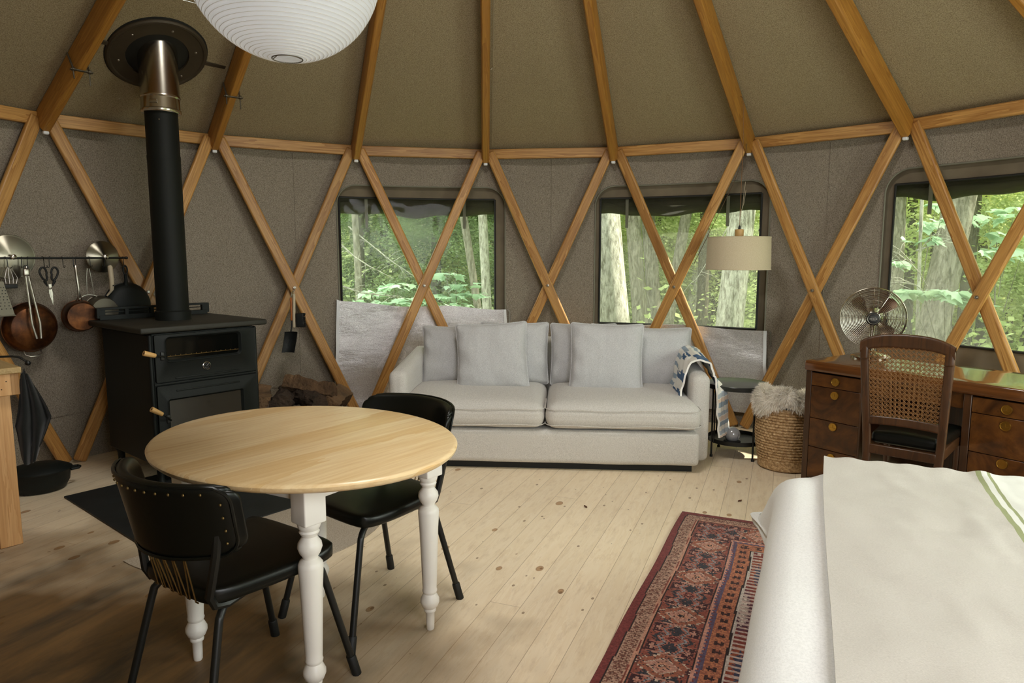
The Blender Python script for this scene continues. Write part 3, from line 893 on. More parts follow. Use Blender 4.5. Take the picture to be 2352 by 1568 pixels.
# patterned quilt draped over the right arm
def quilt_color(u, v):
    W_ = (0.80, 0.79, 0.74); B_ = (0.035, 0.10, 0.22); G_ = (0.30, 0.38, 0.46); P_ = (0.74, 0.60, 0.50); L_ = (0.46, 0.53, 0.60)
    if v > 0.56:                       # outer side: plain stripes across
        s = (v - 0.56) * 26.0
        k = int(s) % 4; f = s % 1
        return [G_, W_, L_, P_][k] if 0.06 < f < 0.94 else W_
    # inner side and top: patchwork of stripes, each column offset
    col = 0 if u < 0.30 else (1 if u < 0.62 else 2)
    s = v * 15.0 + (0.5, 1.6, 0.9)[col]
    k = int(s); f = s % 1
    if col == 0: return [B_, W_, B_, W_, W_, B_, B_, W_][k % 8] if f > 0.04 else W_
    if col == 1:
        if k % 2 == 0: return W_
        return B_ if 0.15 < f < 0.50 or 0.65 < f < 0.85 else W_
    return G_ if f < 0.48 else W_
def quilt():
    # path over the arm in the sofa x-z section: inner seat side -> over the arm -> down the outer side
    def sec(t):
        pts = [(1.925, 0.455), (1.945, 0.54), (1.958, 0.60), (1.985, 0.665), (2.04, 0.685), (2.10, 0.665), (2.122, 0.60), (2.135, 0.50), (2.150, 0.38), (2.165, 0.26), (2.180, 0.165)]
        L = [0]
        for k in range(1, len(pts)): L.append(L[-1] + math.dist(pts[k], pts[k - 1]))
        s = t * L[-1]
        for k in range(1, len(pts)):
            if s <= L[k] + 1e-9:
                f = (s - L[k - 1]) / (L[k] - L[k - 1])
                return (pts[k - 1][0] + (pts[k][0] - pts[k - 1][0]) * f, pts[k - 1][1] + (pts[k][1] - pts[k - 1][1]) * f)
        return pts[-1]
    def fn(u, v):
        x, z = sec(v)
        y = 0.06 + 0.02 * sin(v * 9) * (1 if u < .5 else 0.4) + 0.07 * v + u * (0.46 - 0.12 * max(0, v - 0.45) * 1.5)
        q = 0.012 * mnoise.noise(Vector((u * 6, v * 12, 3))) + 0.010 * sin(u * 22 + v * 4) * max(0, v - 0.5)
        lift = 0.07 * (y - 0.1) if z > 0.55 else 0.0
        ov = max(0, min(1, (v - 0.5) / 0.14))
        y = y * (1 - ov) + (0.10 + 0.03 * sin(v * 8) + u * 0.17) * ov
        x += ov * u * 0.10
        return Vector((x + (q if v > 0.5 else -q) + (0.006 if v > .5 else 0), y, z + lift + abs(q) * (1 if 0.25 < v < 0.55 else 0)))
    m = MB(); nu, nv = 70, 150
    m.sheet(fn, nu, nv, 0.012)
    return m, nu, nv
qm, nu, nv = quilt()
qo = obj('quilt', qm, M_['quilt'], smooth=80)
qo.location = SO; qo.rotation_euler = (0, 0, SRZ)
tag(qo, 'blue, grey and white patchwork quilt draped over the right sofa arm', 'quilt')
def paint(o, cols):
    at = o.data.color_attributes.new('pattern', 'FLOAT_COLOR', 'CORNER')
    a = np.ones((len(o.data.loops), 4), dtype=np.float32)
    k = 0
    for p in o.data.polygons:
        c = cols[p.index] if p.index < len(cols) else cols[-1]
        a[p.loop_start:p.loop_start + p.loop_total, :3] = c
    at.data.foreach_set('color', a.ravel())
cols = [quilt_color((i + .5) / nu, (j + .5) / nv) for j in range(nv) for i in range(nu)]
cols2 = cols + cols
paint(qo, cols2 + [(0.87, 0.85, 0.80)])

# ------------------------------------------------------------------ round dining table
TC = Vector((-0.704, 2.289, 0))
table = thing('dining_table', 'round light wood dining table with white turned legs', 'table', TC, 0)
mt = MB()
prof = [(0.0, 0.720), (0.93, 0.720), (0.975, 0.724), (0.995, 0.733), (1.0, 0.742), (0.99, 0.748), (0.975, 0.750), (0.0, 0.750)]
TAX, TBX, TAN = 0.562, 0.462, radians(-38.7)
mt.lathe(prof, 96, Matrix.Diagonal((TAX, TBX, 1, 1)))
obj('tabletop', mt, M_['table_top'], table, smooth=50, rot=(0, 0, TAN))
legs = [Vector((-0.30, 2.395, 0)), Vector((-0.598, 1.958, 0)), Vector((-1.065, 2.20, 0)), Vector((-0.767, 2.637, 0))]
LC = sum(legs, Vector()) / 4
lp = [(0.0125, 0.0), (0.0145, 0.004), (0.0155, 0.03), (0.0165, 0.066), (0.0215, 0.071), (0.0225, 0.077), (0.0205, 0.083), (0.028, 0.090), (0.0345, 0.106), (0.0345, 0.118), (0.027, 0.134), (0.0225, 0.140),
      (0.0265, 0.147), (0.0275, 0.152), (0.0255, 0.158), (0.0265, 0.18), (0.034, 0.39), (0.0375, 0.445), (0.0365, 0.457), (0.030, 0.466), (0.0225, 0.472), (0.0225, 0.477), (0.031, 0.490), (0.0365, 0.506), (0.0345, 0.520),
      (0.0265, 0.532), (0.0215, 0.540), (0.027, 0.548), (0.030, 0.554), (0.0265, 0.560), (0.032, 0.568), (0.0345, 0.578), (0.034, 0.59)]
for i, L_ in enumerate(legs):
    d = L_ - TC
    m = MB().lathe(lp, 28, T((d.x, d.y, 0)))
    m.soft((0.074, 0.074, 0.138), 0.005, 3, T((d.x, d.y, 0.651), radians(50)))
    obj('leg', m, M_['white_paint'], table, smooth=50)
ap = MB()
for i in range(4):
    a, b = legs[i] - TC, legs[(i + 1) % 4] - TC
    c = (a + b) / 2; dd = b - a
    ap.box((0, 0, 0), (dd.length - 0.06, 0.02, 0.075), T((c.x, c.y, 0.682), atan2(dd.y, dd.x)))
obj('apron', ap, M_['white_paint'], table, bevel=0.002)

# ------------------------------------------------------------------ black vinyl dining chairs
def dining_chair(label, loc, rz, bx=0.0):
    """faces local +y"""
    c = thing('dining_chair', label, 'chair', loc, rz, None)
    def seatf(p, n):
        q = Vector(p)
        f = 1 - 0.10 * (q.y < 0) * abs(q.y / 0.2) ** 2
        q.x *= 0.80 + 0.20 * (q.y + 0.21) / 0.42
        if q.z > 0: q.z += 0.012 * (1 - (q.x / 0.22) ** 2) * (1 - (q.y / 0.22) ** 2)
        q.z += 0.012 * (q.y / 0.21) ** 2 * (1 if q.y > 0 else 0.3)
        return q
    # rounded square plan
    def plan(p, n):
        q = seatf(p, n)
        k = (abs(p[0]) / 0.225) ** 5 * (abs(q.y) / 0.215) ** 5
        q.x *= 1 - 0.11 * min(1, k); q.y *= 1 - 0.11 * min(1, k)
        return q
    s_ = obj('seat', MB().soft((0.450, 0.43, 0.044), 0.018, 14, T((0, 0.0, 0.442)), plan), M_['vinyl_black'], c, smooth=60)
    # curved padded back
    def bf(p, n):
        a = p[0] / 0.24; b = p[2] / 0.0925
        ca, cb = abs(a), abs(b); ra, rb = 0.17, 0.50
        ex = max(0, (ca - (1 - ra)) / ra); ez = max(0, (cb - (1 - rb)) / rb)
        if ex > 0 and ez > 0:
            m_ = max(ex, ez) / sqrt(ex * ex + ez * ez)
            a = math.copysign(1 - ra + ra * ex * m_, a); b = math.copysign(1 - rb + rb * ez * m_, b)
        v = (b + 1) / 2
        w_ = 0.254 - 0.022 * (1 - v)
        x = w_ * a + bx
        y = -0.262 + 0.125 * abs(a) ** 2.2 - 0.045 * v + p[1]
        z = 0.578 + 0.205 * v - 0.016 * (1 - a * a) * (1 - v) + 0.004 * (1 - a * a)
        return Vector((x, y, z))
    b_ = obj('backrest', MB().soft((0.48, 0.040, 0.185), 0.018, 18, None, bf), M_['vinyl_black'], c, smooth=60)
    rim = []
    for k in range(60):
        q = 2 * pi * k / 60
        sx = max(-1, min(1, cos(q) * 1.35)); sz = max(-1, min(1, sin(q) * 1.35))
        p = bf(Vector((sx * 0.237, -0.019, sz * 0.090)), None)
        rim.append(p)
    obj('piping', MB().tube(rim, 0.0048, 6, closed=True), M_['vinyl_black'], b_)
    st0 = None
    for k in range(21):
        u = 0.10 + 0.80 * k / 12 if k < 13 else None
        if k < 13: px_, pz = (u - 0.5) * 0.48, 0.072
        else:
            j = k - 13
            px_, pz = (0.222, 0.045 - 0.034 * (j // 2)) if j % 2 == 0 else (-0.222, 0.045 - 0.034 * (j // 2))
        p = bf(Vector((px_, -0.022, pz)), None)
        if st0 is None:
            st0 = obj('stud', MB().lathe([(0, 0.0035), (0.003, 0.0028), (0.0046, 0.0)], 10), M_['old_brass'], b_, loc=p, rot=(pi / 2, 0, 0))
            st0['label'] = 'small brass upholstery stud'
        else:
            d = st0.copy(); COL.objects.link(d); d.location = p; d.parent = b_
    # side posts from the seat underside up to the back
    for sx in (-1, 1):
        x0 = 0.160 * sx
        top = bf(Vector((0.195 * sx, 0.0, -0.03)), None)
        pts = [(x0 * 0.9, -0.08, 0.416), (x0, -0.15, 0.412), (x0, -0.185, 0.42), (x0, -0.20, 0.45), (top.x * 0.99, top.y - 0.01, 0.585), (top.x, top.y, top.z + 0.02)]
        obj('back_post', MB().tube(pts, 0.0125, 8), M_['black_metal'], c)
    # zigzag gold wire below the back
    zz = []
    n_ = 10
    for k in range(n_ + 1):
        a = -0.105 + 0.22 * k / n_
        t = 2 * a / 0.45
        if k % 2 == 0: zz += [(a * 0.9 - 0.006 + bx, -0.215, 0.432), (a * 0.9 + 0.006 + bx, -0.215, 0.432)]
        else: zz += [(a * 1.05 + bx, -0.262 + 0.10 * (abs(a) / 0.24) ** 2, 0.600)]
    zm = MB()
    for q0, q1 in zip(zz[:-1], zz[1:]): zm.tube([q0, q1], 0.0023, 6)
    obj('wire_spindles', zm, M_['gold_wire'], c, label='zigzag brass coloured wire')
    # tubular legs, splayed
    for sx in (-1, 1):
        for sy in (-1, 1):
            fx, fy = 0.205 * sx, (0.26 if sy > 0 else -0.26)
            pts = [(0.12 * sx, 0.10 * sy, 0.412), (0.145 * sx, 0.145 * sy, 0.405), (0.160 * sx, 0.172 * sy, 0.385), (0.168 * sx, 0.187 * sy, 0.34), (fx, fy, 0.035)]
            # smooth the bend
            P = [Vector(p) for p in pts]
            sm = []
            for k in range(len(P) - 1):
                p0 = P[max(k - 1, 0)]; p1 = P[k]; p2 = P[k + 1]; p3 = P[min(k + 2, len(P) - 1)]
                for t in range(5):
                    t_ = t / 5
                    sm.append(0.5 * ((2 * p1) + (p2 - p0) * t_ + (2 * p0 - 5 * p1 + 4 * p2 - p3) * t_ ** 2 + (-p0 + 3 * p1 - 3 * p2 + p3) * t_ ** 3))
            sm = sm[:-4] + [P[-1]]
            lg = obj('leg', MB().tube(sm, 0.0115, 10), M_['black_metal'], c)
            d = (P[-1] - P[-2]).normalized()
            obj('foot_cap', MB().tube([P[-1] - d * 0.035, P[-1] - d * 0.03, P[-1] + d * 0.036], [0.013, 0.0155, 0.0155], 12), M_['black_matte'], lg)
    return c
ch1 = dining_chair('black vinyl dining chair in the foreground, its studded back towards the camera', (-0.832, 2.014, 0), atan2(-0.535, 0.845) - 0.03, 0.022)
ch2 = dining_chair('black vinyl dining chair on the far right side of the round table, facing it', (-0.540, 2.550, 0), atan2(0.637, -0.771))

# ------------------------------------------------------------------ hearth and wood stove
hb = Vector((0.766, -0.643, 0)); ha = Vector((0.643, 0.766, 0))
HRZ = atan2(0.766, 0.643)
def HA(s, t): return ha * s + hb * t       # coordinates along / outwards
hm = MB()
hm.prism([tuple(HA(s, t)[:2]) for s, t in ((1.265, -4.37), (1.265, -3.233), (2.46, -3.233), (2.46, -4.37))][::1], 0.001, 0.010)
o = obj('hearth_board', hm, M_['hearth'], bevel=0.001); tag(o, 'dark charcoal hearth board on the floor under the wood stove', 'hearth board')
poly = [tuple(HA(1.80 + 0.655 * cos(pi * k / 40), -3.236 + 0.655 * 1.0 * sin(pi * k / 40))[:2]) for k in range(41)]
o = obj('hearth_mat', MB().prism(poly, 0.001, 0.005), M_['hearth_felt'])
tag(o, 'pale grey half-round felt mat in front of the dark hearth board', 'mat')

SFL = Vector((-2.104, 3.908, 0))
stove = thing('wood_stove', 'black cast iron cook stove with glass oven and firebox doors', 'stove', SFL, HRZ)
bd = MB().box((0.385, 0.375, 0.515), (0.68, 0.68, 0.78))
obj('body', bd, M_['cast'], stove, bevel=0.008)
fr = MB()
fr.box((0.375, 0.028, 0.51), (0.63, 0.02, 0.80))
for x in (0.05, 0.70): fr.tube([(x, 0.022, 0.12), (x, 0.022, 0.905)], 0.012, 8)
fr.box((0.375, 0.02, 0.612), (0.64, 0.03, 0.012))
obj('face_frame', fr, M_['cast'], stove, bevel=0.003)
def rrect(x0, x1, z0, z1, r, n=6):
    pts = []
    for cx, cz, a0 in ((x1 - r, z1 - r, 0), (x0 + r, z1 - r, pi / 2), (x0 + r, z0 + r, pi), (x1 - r, z0 + r, 3 * pi / 2)):
        for k in range(n + 1): pts.append((cx + r * cos(a0 + pi / 2 * k / n), cz + r * sin(a0 + pi / 2 * k / n)))
    return pts
def door(x0, x1, z0, z1, gx0, gx1, gz0, gz1, y, rg):
    """door plate with a window hole; returns mesh"""
    m = MB(); n = 6
    outer = rrect(x0, x1, z0, z1, 0.008, n); inner = rrect(gx0 - 0.02, gx1 + 0.02, gz0 - 0.018, gz1 + 0.018, rg + 0.012, n); glass = rrect(gx0, gx1, gz0, gz1, rg, n)
    N_ = len(outer)
    L0 = [(x, y + 0.02, z) for x, z in outer]; L1 = [(x, y, z) for x, z in outer]; L2 = [(x, y - 0.001, z) for x, z in inner]; L2b = [(x, y - 0.006, z) for x, z in rrect(gx0 - 0.014, gx1 + 0.014, gz0 - 0.012, gz1 + 0.012, rg + 0.008, n)]; L3 = [(x, y + 0.012, z) for x, z in glass]
    Ls = [L0, L1, L2, L2b, L3]
    vs = sum(Ls, []); fs = []
    for l in range(len(Ls) - 1):
        for k in range(N_): fs.append((l * N_ + k, l * N_ + (k + 1) % N_, (l + 1) * N_ + (k + 1) % N_, (l + 1) * N_ + k))
    m.add(vs, [f[::-1] for f in fs]); return m
for nm, (z0, z1, gz0, gz1, rg) in {'oven_door': (0.624, 0.902, 0.752, 0.876, 0.02), 'firebox_door': (0.20, 0.602, 0.26, 0.507, 0.006)}.items():
    d_ = obj(nm, door(0.066, 0.690, z0, z1, 0.137, 0.582, gz0, gz1, 0.0, rg), M_['cast'], stove, bevel=0.0015)
    gl = obj('glass', MB().box(((0.137 + 0.582) / 2, 0.013, (gz0 + gz1) / 2), (0.45, 0.004, gz1 - gz0 + 0.004)), M_['glass_dark'], d_, label='dark glass pane')
    rb = MB()
    for zz in ((0.675, 0.64) if nm == 'oven_door' else (0.565,)):
        if nm == 'oven_door' and zz == 0.675: continue
        rb.box((0.375, -0.001, zz), (0.40, 0.008, 0.010))
    obj('moulding', rb, M_['cast'], d_, bevel=0.003)
    if nm == 'oven_door':
        rk = MB()
        rk.tube([(0.14, 0.008, 0.772), (0.58, 0.008, 0.772)], 0.0018, 6)
        for k in range(14): rk.tube([(0.155 + k * 0.031, 0.0085, 0.772), (0.155 + k * 0.031, 0.0085, 0.779)], 0.0018, 5)
        obj('oven_rack', rk, M_['gold_wire'], d_, label='wire oven rack behind the glass')
        tmm = MB().lathe([(0.0, 0.002), (0.021, 0.002), (0.0225, 0.007), (0.025, 0.006), (0.0255, 0.0)], 28, T((0.364, 0.0, 0.693), 0, pi / 2))
        tg_ = obj('thermometer', tmm, M_['chrome'], d_, smooth=40, label='round oven thermometer with a bright ring')
        fc = MB().lathe([(0.0, 0.0031), (0.0205, 0.0031)], 24, T((0.364, -0.0005, 0.693), 0, pi / 2))
        dial = obj('dial', fc, M_['black_matte'], d_)
        nd = MB()
        for k in range(8):
            a = k * pi / 4; nd.box((0.364 + 0.015 * cos(a), -0.0042, 0.693 + 0.015 * sin(a)), (0.002, 0.0006, 0.002))
        nd.tube([(0.364, -0.0042, 0.693), (0.374, -0.0042, 0.701)], 0.0008, 5)
        obj('dial_marks', nd, M_['bracket'], d_)
    # handle: bent rod with a wooden grip
    if nm == 'oven_door': base, p1, tip = Vector((0.105, -0.004, 0.779)), Vector((0.028, -0.10, 0.799)), Vector((-0.035, -0.10, 0.820))
    else: base, p1, tip = Vector((0.119, -0.004, 0.403)), Vector((0.046, -0.10, 0.458)), Vector((-0.013, -0.10, 0.499))
    hd = obj('handle', MB().tube([base, base + Vector((-0.008, -0.05, 0.003)), (base + p1) / 2 + Vector((0, -0.035, 0)), p1], 0.0055, 8).soft((0.022, 0.012, 0.05), 0.004, 2, T(base)), M_['black_metal'], d_)
    dirn = (tip - p1)
    gp = MB().tube([p1, p1 + dirn * 0.05, p1 + dirn * 0.95, tip], [0.010, 0.0125, 0.0155, 0.015], 16)
    g_ = obj('grip', gp, M_['oak_grip'], hd, label='turned pale wooden grip')
    # bored end
    obj('bore', MB().lathe([(0.0, 0.0), (0.006, 0.0)], 12, Matrix.Translation(tip + dirn.normalized() * 0.0006) @ dirn.to_track_quat('Z', 'Y').to_matrix().to_4x4()), M_['black_matte'], g_)
tp = MB().soft((0.79, 0.79, 0.036), 0.012, 4, T((0.385, 0.385, 0.932)))
obj('hob_plate', tp, M_['cast_top'], stove, smooth=50)
rl_ = MB()
for x0, x1 in ((0.06, 0.345), (0.425, 0.71)):
    pass
ra = MB().box((0.385, 0.72, 0.965), (0.70, 0.035, 0.03)).box((0.385, 0.72, 1.022), (0.69, 0.032, 0.014))
for x in (0.045, 0.20, 0.36, 0.52, 0.725): ra.box((x, 0.72, 0.995), (0.022 if 0.1 < x < 0.7 else 0.05, 0.030, 0.066))
ra.box((0.385, 0.72, 1.0), (0.66, 0.004, 0.006))
obj('vent_rail', ra, M_['cast'], stove, bevel=0.002)
for x, y in ((0.09, 0.08), (0.68, 0.08), (0.09, 0.66), (0.68, 0.66)):
    obj('leg', MB().lathe([(0.028, 0.0), (0.02, 0.02), (0.022, 0.08), (0.04, 0.13)], 14, T((x, y, 0.0095))), M_['cast'], stove, bevel=0.002)
# stove pipe
PX = Vector((-2.195, 4.475, 0))
pipe = thing('stove_pipe', 'tall matt black stove pipe rising from the cook stove top', 'stove pipe', PX + Vector((0, 0, 0.95)))
obj('lower_section', MB().lathe([(0.106, 0.0), (0.106, 0.055), (0.099, 0.06), (0.0965, 0.062), (0.0965, 1.02)], 40), M_['pipe'], pipe, smooth=40)
obj('upper_section', MB().lathe([(0.0975, 1.00), (0.0975, 1.03), (0.0955, 1.035), (0.095, 1.335)], 40), M_['pipe'], pipe, smooth=40)
obj('screw', MB().lathe([(0, 0.003), (0.004, 0.002), (0.005, 0)], 10), M_['steel'], pipe, loc=(0.03, -0.091, 1.24), rot=(pi / 2, 0, 0))
ins = thing('chimney_section', 'shiny stainless steel chimney section passing up through the roof', 'chimney', PX + Vector((0, 0, 2.24)))
obj('casing', MB().lathe([(0.094, 0.004), (0.112, 0.0), (0.116, 0.006), (0.116, 0.020), (0.1115, 0.024), (0.1115, 0.088), (0.116, 0.094), (0.116, 0.104), (0.1125, 0.110), (0.1125, 0.75)], 48), M_['chrome'], ins, smooth=35)
obj('lock_tab', MB().soft((0.05, 0.008, 0.022), 0.003, 2, T((0.012, -0.116, 0.055), 0.1)), M_['chrome'], ins)
# ceiling flange
FA = radians(-47.7); FR_ = 2.857
fc_ = cyl(FR_, FA, ZE + (RW - FR_) * SL)
n_in = Vector((-sin(FA) * SL, -cos(FA) * SL, -1)).normalized() * 1.0     # pointing down / inwards
n_in = Vector((-sin(FA), -cos(FA), 0)) * 0.51 + Vector((0, 0, -0.86))
n_in.normalize()
tu = Vector((cos(FA), -sin(FA), 0))
tv = n_in.cross(tu).normalized()
FM = Matrix((tu, tv, n_in)).transposed().to_4x4(); FM.translation = fc_
fl_ = thing('chimney_flange', 'large round dark brown metal ring around the chimney in the roof', 'flange'); fl_.matrix_world = FM
fm_ = plain('flange_brown', srgb(66, 56, 42), 0.55, 0.3, var=0.1)
obj('ring', MB().lathe([(0.178, 0.008), (0.182, 0.020), (0.262, 0.020), (0.270, 0.026), (0.282, 0.026), (0.290, 0.018), (0.290, 0.004), (0.178, 0.004)], 64), fm_, fl_, smooth=35)
obj('gasket', MB().lathe([(0.285, -0.002), (0.300, 0.0), (0.300, 0.006), (0.289, 0.010)], 64), M_['black_matte'], fl_)
slv = MB().lathe([(0.178, 0.008), (0.178, -0.30)], 48, cap=False)
obj('sleeve', slv, plain('dull_green_steel', srgb(150, 162, 136), 0.35, 0.5), fl_, smooth=60)
obj('cap', MB().lathe([(0, -0.30), (0.178, -0.30)], 48), bpy.data.materials['dull_green_steel'], fl_)
sc0 = None
for k in range(6):
    a = radians(25 + 60 * k)
    loc = (0.222 * cos(a), 0.222 * sin(a), 0.020)
    o = obj('screw', MB().lathe([(0.0, 0.005), (0.006, 0.004), (0.009, 0.0)], 6), M_['steel'], fl_, loc=loc) if sc0 is None else sc0.copy()
    if sc0 is None: sc0 = o
    else: COL.objects.link(o); o.location = loc; o.parent = fl_
for sx in (-1, 1):
    obj('support_bar', MB().box((0.345 * sx, 0.02, 0.014), (0.15, 0.024, 0.012)), fm_, fl_)
# bar clamps on the rafters beside the flange
def clamp(label, P, i, flip):
    a = th(i)
    c = thing('bar_clamp', label, 'clamp', group='clamps on the rafters by the chimney')
    tan_ = Vector((cos(a), -sin(a), 0)); inn = Vector((-sin(a), -cos(a), 0))
    d = (inn * 0.86 + Vector((0, 0, 0.51))).normalized(); dn = d.cross(tan_).normalized()
    if dn.z > 0: dn = -dn
    M = Matrix((tan_, d, dn)).transposed().to_4x4(); M.translation = Vector(P)
    c.matrix_world = M
    obj('bar', MB().soft((0.125, 0.014, 0.006), 0.002, 2, T((0, 0, 0.062))), M_['dark_steel'], c)
    for sx in (-1, 1):
        obj('jaw', MB().tube([(sx * 0.045, 0, -0.05), (sx * 0.043, 0, 0.07)], 0.0055, 8).soft((0.02, 0.02, 0.016), 0.004, 2, T((sx * 0.044, 0, 0.06))), M_['dark_steel'], c)
        obj('screw', MB().tube([(sx * 0.044, 0.0, 0.05), (sx * 0.05, -0.05 * (0.3 if sx < 0 else 1), 0.115)], 0.004, 8), M_['dark_steel'], c)
    return c
clamp('grey metal clamp on the rafter left of the chimney flange', (-2.508, 4.173, 2.469), 0, 0)
clamp('grey metal clamp on the rafter right of the chimney flange', (-1.89, 4.842, 2.469), 1, 1)

# firewood
rng = random.Random(5)
def log(name, label, c, L, r, rz, tilt, kind, seed, round_=False):
    rr_ = random.Random(seed)
    m = MB(); n = 14
    if round_: base = [(cos(2 * pi * k / n) * r * (1 + .08 * rr_.uniform(-1, 1)), sin(2 * pi * k / n) * r * (1 + .08 * rr_.uniform(-1, 1))) for k in range(n)]
    else:
        ang = rr_.uniform(1.3, 2.3); base = [(0, 0)] + [(cos(-ang / 2 + ang * k / 6) * r * 1.7, sin(-ang / 2 + ang * k / 6) * r * 1.7) for k in range(7)]
        cx = sum(p[0] for p in base) / len(base); cy = sum(p[1] for p in base) / len(base)
        base = [(x - cx, y - cy) for x, y in base]
    # finer outline so that the split faces can be ragged
    b2 = []
    for k in range(len(base)):
        x0, y0 = base[k]; x1, y1 = base[(k + 1) % len(base)]
        for f in (0, 0.5): b2.append((x0 + (x1 - x0) * f, y0 + (y1 - y0) * f))
    base = b2
    rings = 16; vs = []; nb = len(base)
    rot = rr_.uniform(0, 6)
    for j in range(rings + 1):
        t = j / rings
        for k, (x, y) in enumerate(base):
            q = 1 + 0.30 * mnoise.noise(Vector((k * 1.3, t * 5, seed))) + 0.12 * mnoise.noise(Vector((k * 3.3, t * 14, seed)))
            X = x * q; Y = y * q
            vs.append((X * cos(rot) - Y * sin(rot), (t - .5) * L, X * sin(rot) + Y * cos(rot) + 0.012 * sin(t * 4 + seed)))
    fs = []; 
    m.cur = 1 if round_ else 0
    m.add(vs, [(j * nb + k, j * nb + (k + 1) % nb, (j + 1) * nb + (k + 1) % nb, (j + 1) * nb + k) for j in range(rings) for k in range(nb)])
    if not round_:
        for q in range(rings):
            for k in range(nb):
                if 2 <= k < nb - 2: m.m[q * nb + k] = 1
    m.cur = 0; m.add([vs[k] for k in range(nb)] + [vs[rings * nb + k] for k in range(nb)], [tuple(range(nb)), tuple(range(nb, 2 * nb))[::-1]])
    o = obj(name, m, [M_['wood_split'] if kind else M_['log_bark'], M_['log_bark']], smooth=45)
    o.location = c; o.rotation_euler = (tilt, 0, rz)
    tag(o, label, 'firewood', 'firewood stacked beside the stove')
LG = [((-1.86, 5.02, 0.30), .34, .075, .35, .12, 1, 0, 'split log with a flat squared top at the upper left of the woodpile'),
      ((-1.69, 5.05, 0.305), .34, .075, .15, .05, 0, 1, 'round dark log second from left on top of the woodpile'),
      ((-1.50, 5.08, 0.385), .42, .055, 1.25, .03, 1, 0, 'pale curved split log lying across the top of the woodpile'),
      ((-1.50, 5.02, 0.305), .32, .065, .8, .0, 0, 1, 'dark bark-covered log under the pale top log'),
      ((-1.33, 5.12, 0.285), .32, .07, -.1, .1, 1, 0, 'split log on the right slope of the woodpile'),
      ((-1.92, 5.0, 0.19), .34, .08, .2, .0, 1, 0, 'wedge-shaped split log low at the left end of the woodpile'),
      ((-1.74, 5.0, 0.17), .34, .085, .1, .0, 0, 1, 'thick dark log low in the woodpile'),
      ((-1.55, 4.99, 0.20), .34, .075, -.1, .0, 1, 0, 'pale end of a split log low in the middle of the woodpile'),
      ((-1.37, 5.03, 0.19), .34, .085, .1, .0, 1, 0, 'broad split log at the lower right of the woodpile'),
      ((-1.20, 5.10, 0.14), .34, .075, -.25, .0, 1, 0, 'split log at the far right foot of the woodpile'),
      ((-1.82, 5.02, 0.07), .34, .068, 0, 0, 0, 1, 'bottom row log at the left of the woodpile'),
      ((-1.62, 5.02, 0.07), .34, .068, 0, 0, 0, 1, 'bottom row log in the middle of the woodpile'),
      ((-1.43, 5.05, 0.07), .34, .068, 0, 0, 0, 1, 'bottom row log at the right of the woodpile'),
      ((-1.24, 5.08, 0.06), .34, .058, 0, 0, 0, 1, 'bottom row log at the right end of the woodpile')]
for k, (c, L, r, rz, tl, kd, rd, lb) in enumerate(LG): log('firewood_log', lb, c, L, r, rz, tl, kd, 40 + k, rd)

# hearth brush and shovel hanging on the pole crossing
br = thing('hearth_brush', 'hearth brush with pale wooden handle and black bristles hanging on the pole crossing', 'brush', (-1.672, 5.30, 0.94))
obj('handle', MB().soft((0.020, 0.022, 0.26), 0.007, 6, T((0.0, 0, 0.0), 0, 0, 0.03)), M_['cream'], br)
bm_ = MB(); rg = random.Random(2)
bm_.soft((0.060, 0.03, 0.108), 0.006, 4, T((0.044, 0, -0.072)))
for k in range(260):
    z = rg.uniform(-0.125, -0.02); y = rg.uniform(-0.014, 0.014)
    bm_.tube([(0.05, y, z), (0.079 + rg.uniform(0, .006), y * 1.3, z + rg.uniform(-.006, .01))], 0.0012, 3)
obj('bristles', bm_, M_['black_matte'], br)
obj('hanging_wire', MB().tube([(0, 0, 0.125), (-0.012, 0.02, 0.155), (-0.02, 0.05, 0.172), (0.0, 0.02, 0.16), (0.004, 0, 0.125)], 0.0022, 6), M_['steel'], br)
sh = thing('hearth_shovel', 'small dark ash shovel with orange wooden handle hanging below the pole crossing', 'shovel', (-1.695, 5.31, 0.93))
obj('handle', MB().tube([(0, 0, 0.11), (0, 0, 0.10), (0.002, 0, 0.06), (0, 0, 0.03), (0.003, 0, -0.01), (0.001, 0, -0.055), (0, 0, -0.065)], [0.008, 0.0105, 0.009, 0.0105, 0.0095, 0.012, 0.009], 12), plain('orange_wood', srgb(178, 104, 44), 0.4, var=0.1), sh)
sm_ = MB().tube([(0, 0, -0.06), (-0.003, 0.0, -0.12), (-0.012, 0.005, -0.155)], 0.006, 8)
sm_.sheet(lambda u, v: Vector((-0.052 + 0.100 * u - 0.035 * v, 0.012 - 0.018 * (2 * u - 1) ** 2 - 0.01 * (1 - v) ** 4 * 2, -0.15 - 0.165 * v)), 10, 10, 0.003)
obj('pan', sm_, plain('dusty_black', srgb(40, 42, 42), 0.45, 0.5, var=0.5, bump=(60, 0.4, 0.004)), sh)
obj('hanging_wire', MB().tube([(0, 0, 0.11), (0.01, 0.02, 0.15), (0.02, 0.05, 0.168), (0.004, 0.01, 0.15), (0, 0, 0.11)], 0.0022, 6), M_['steel'], sh)

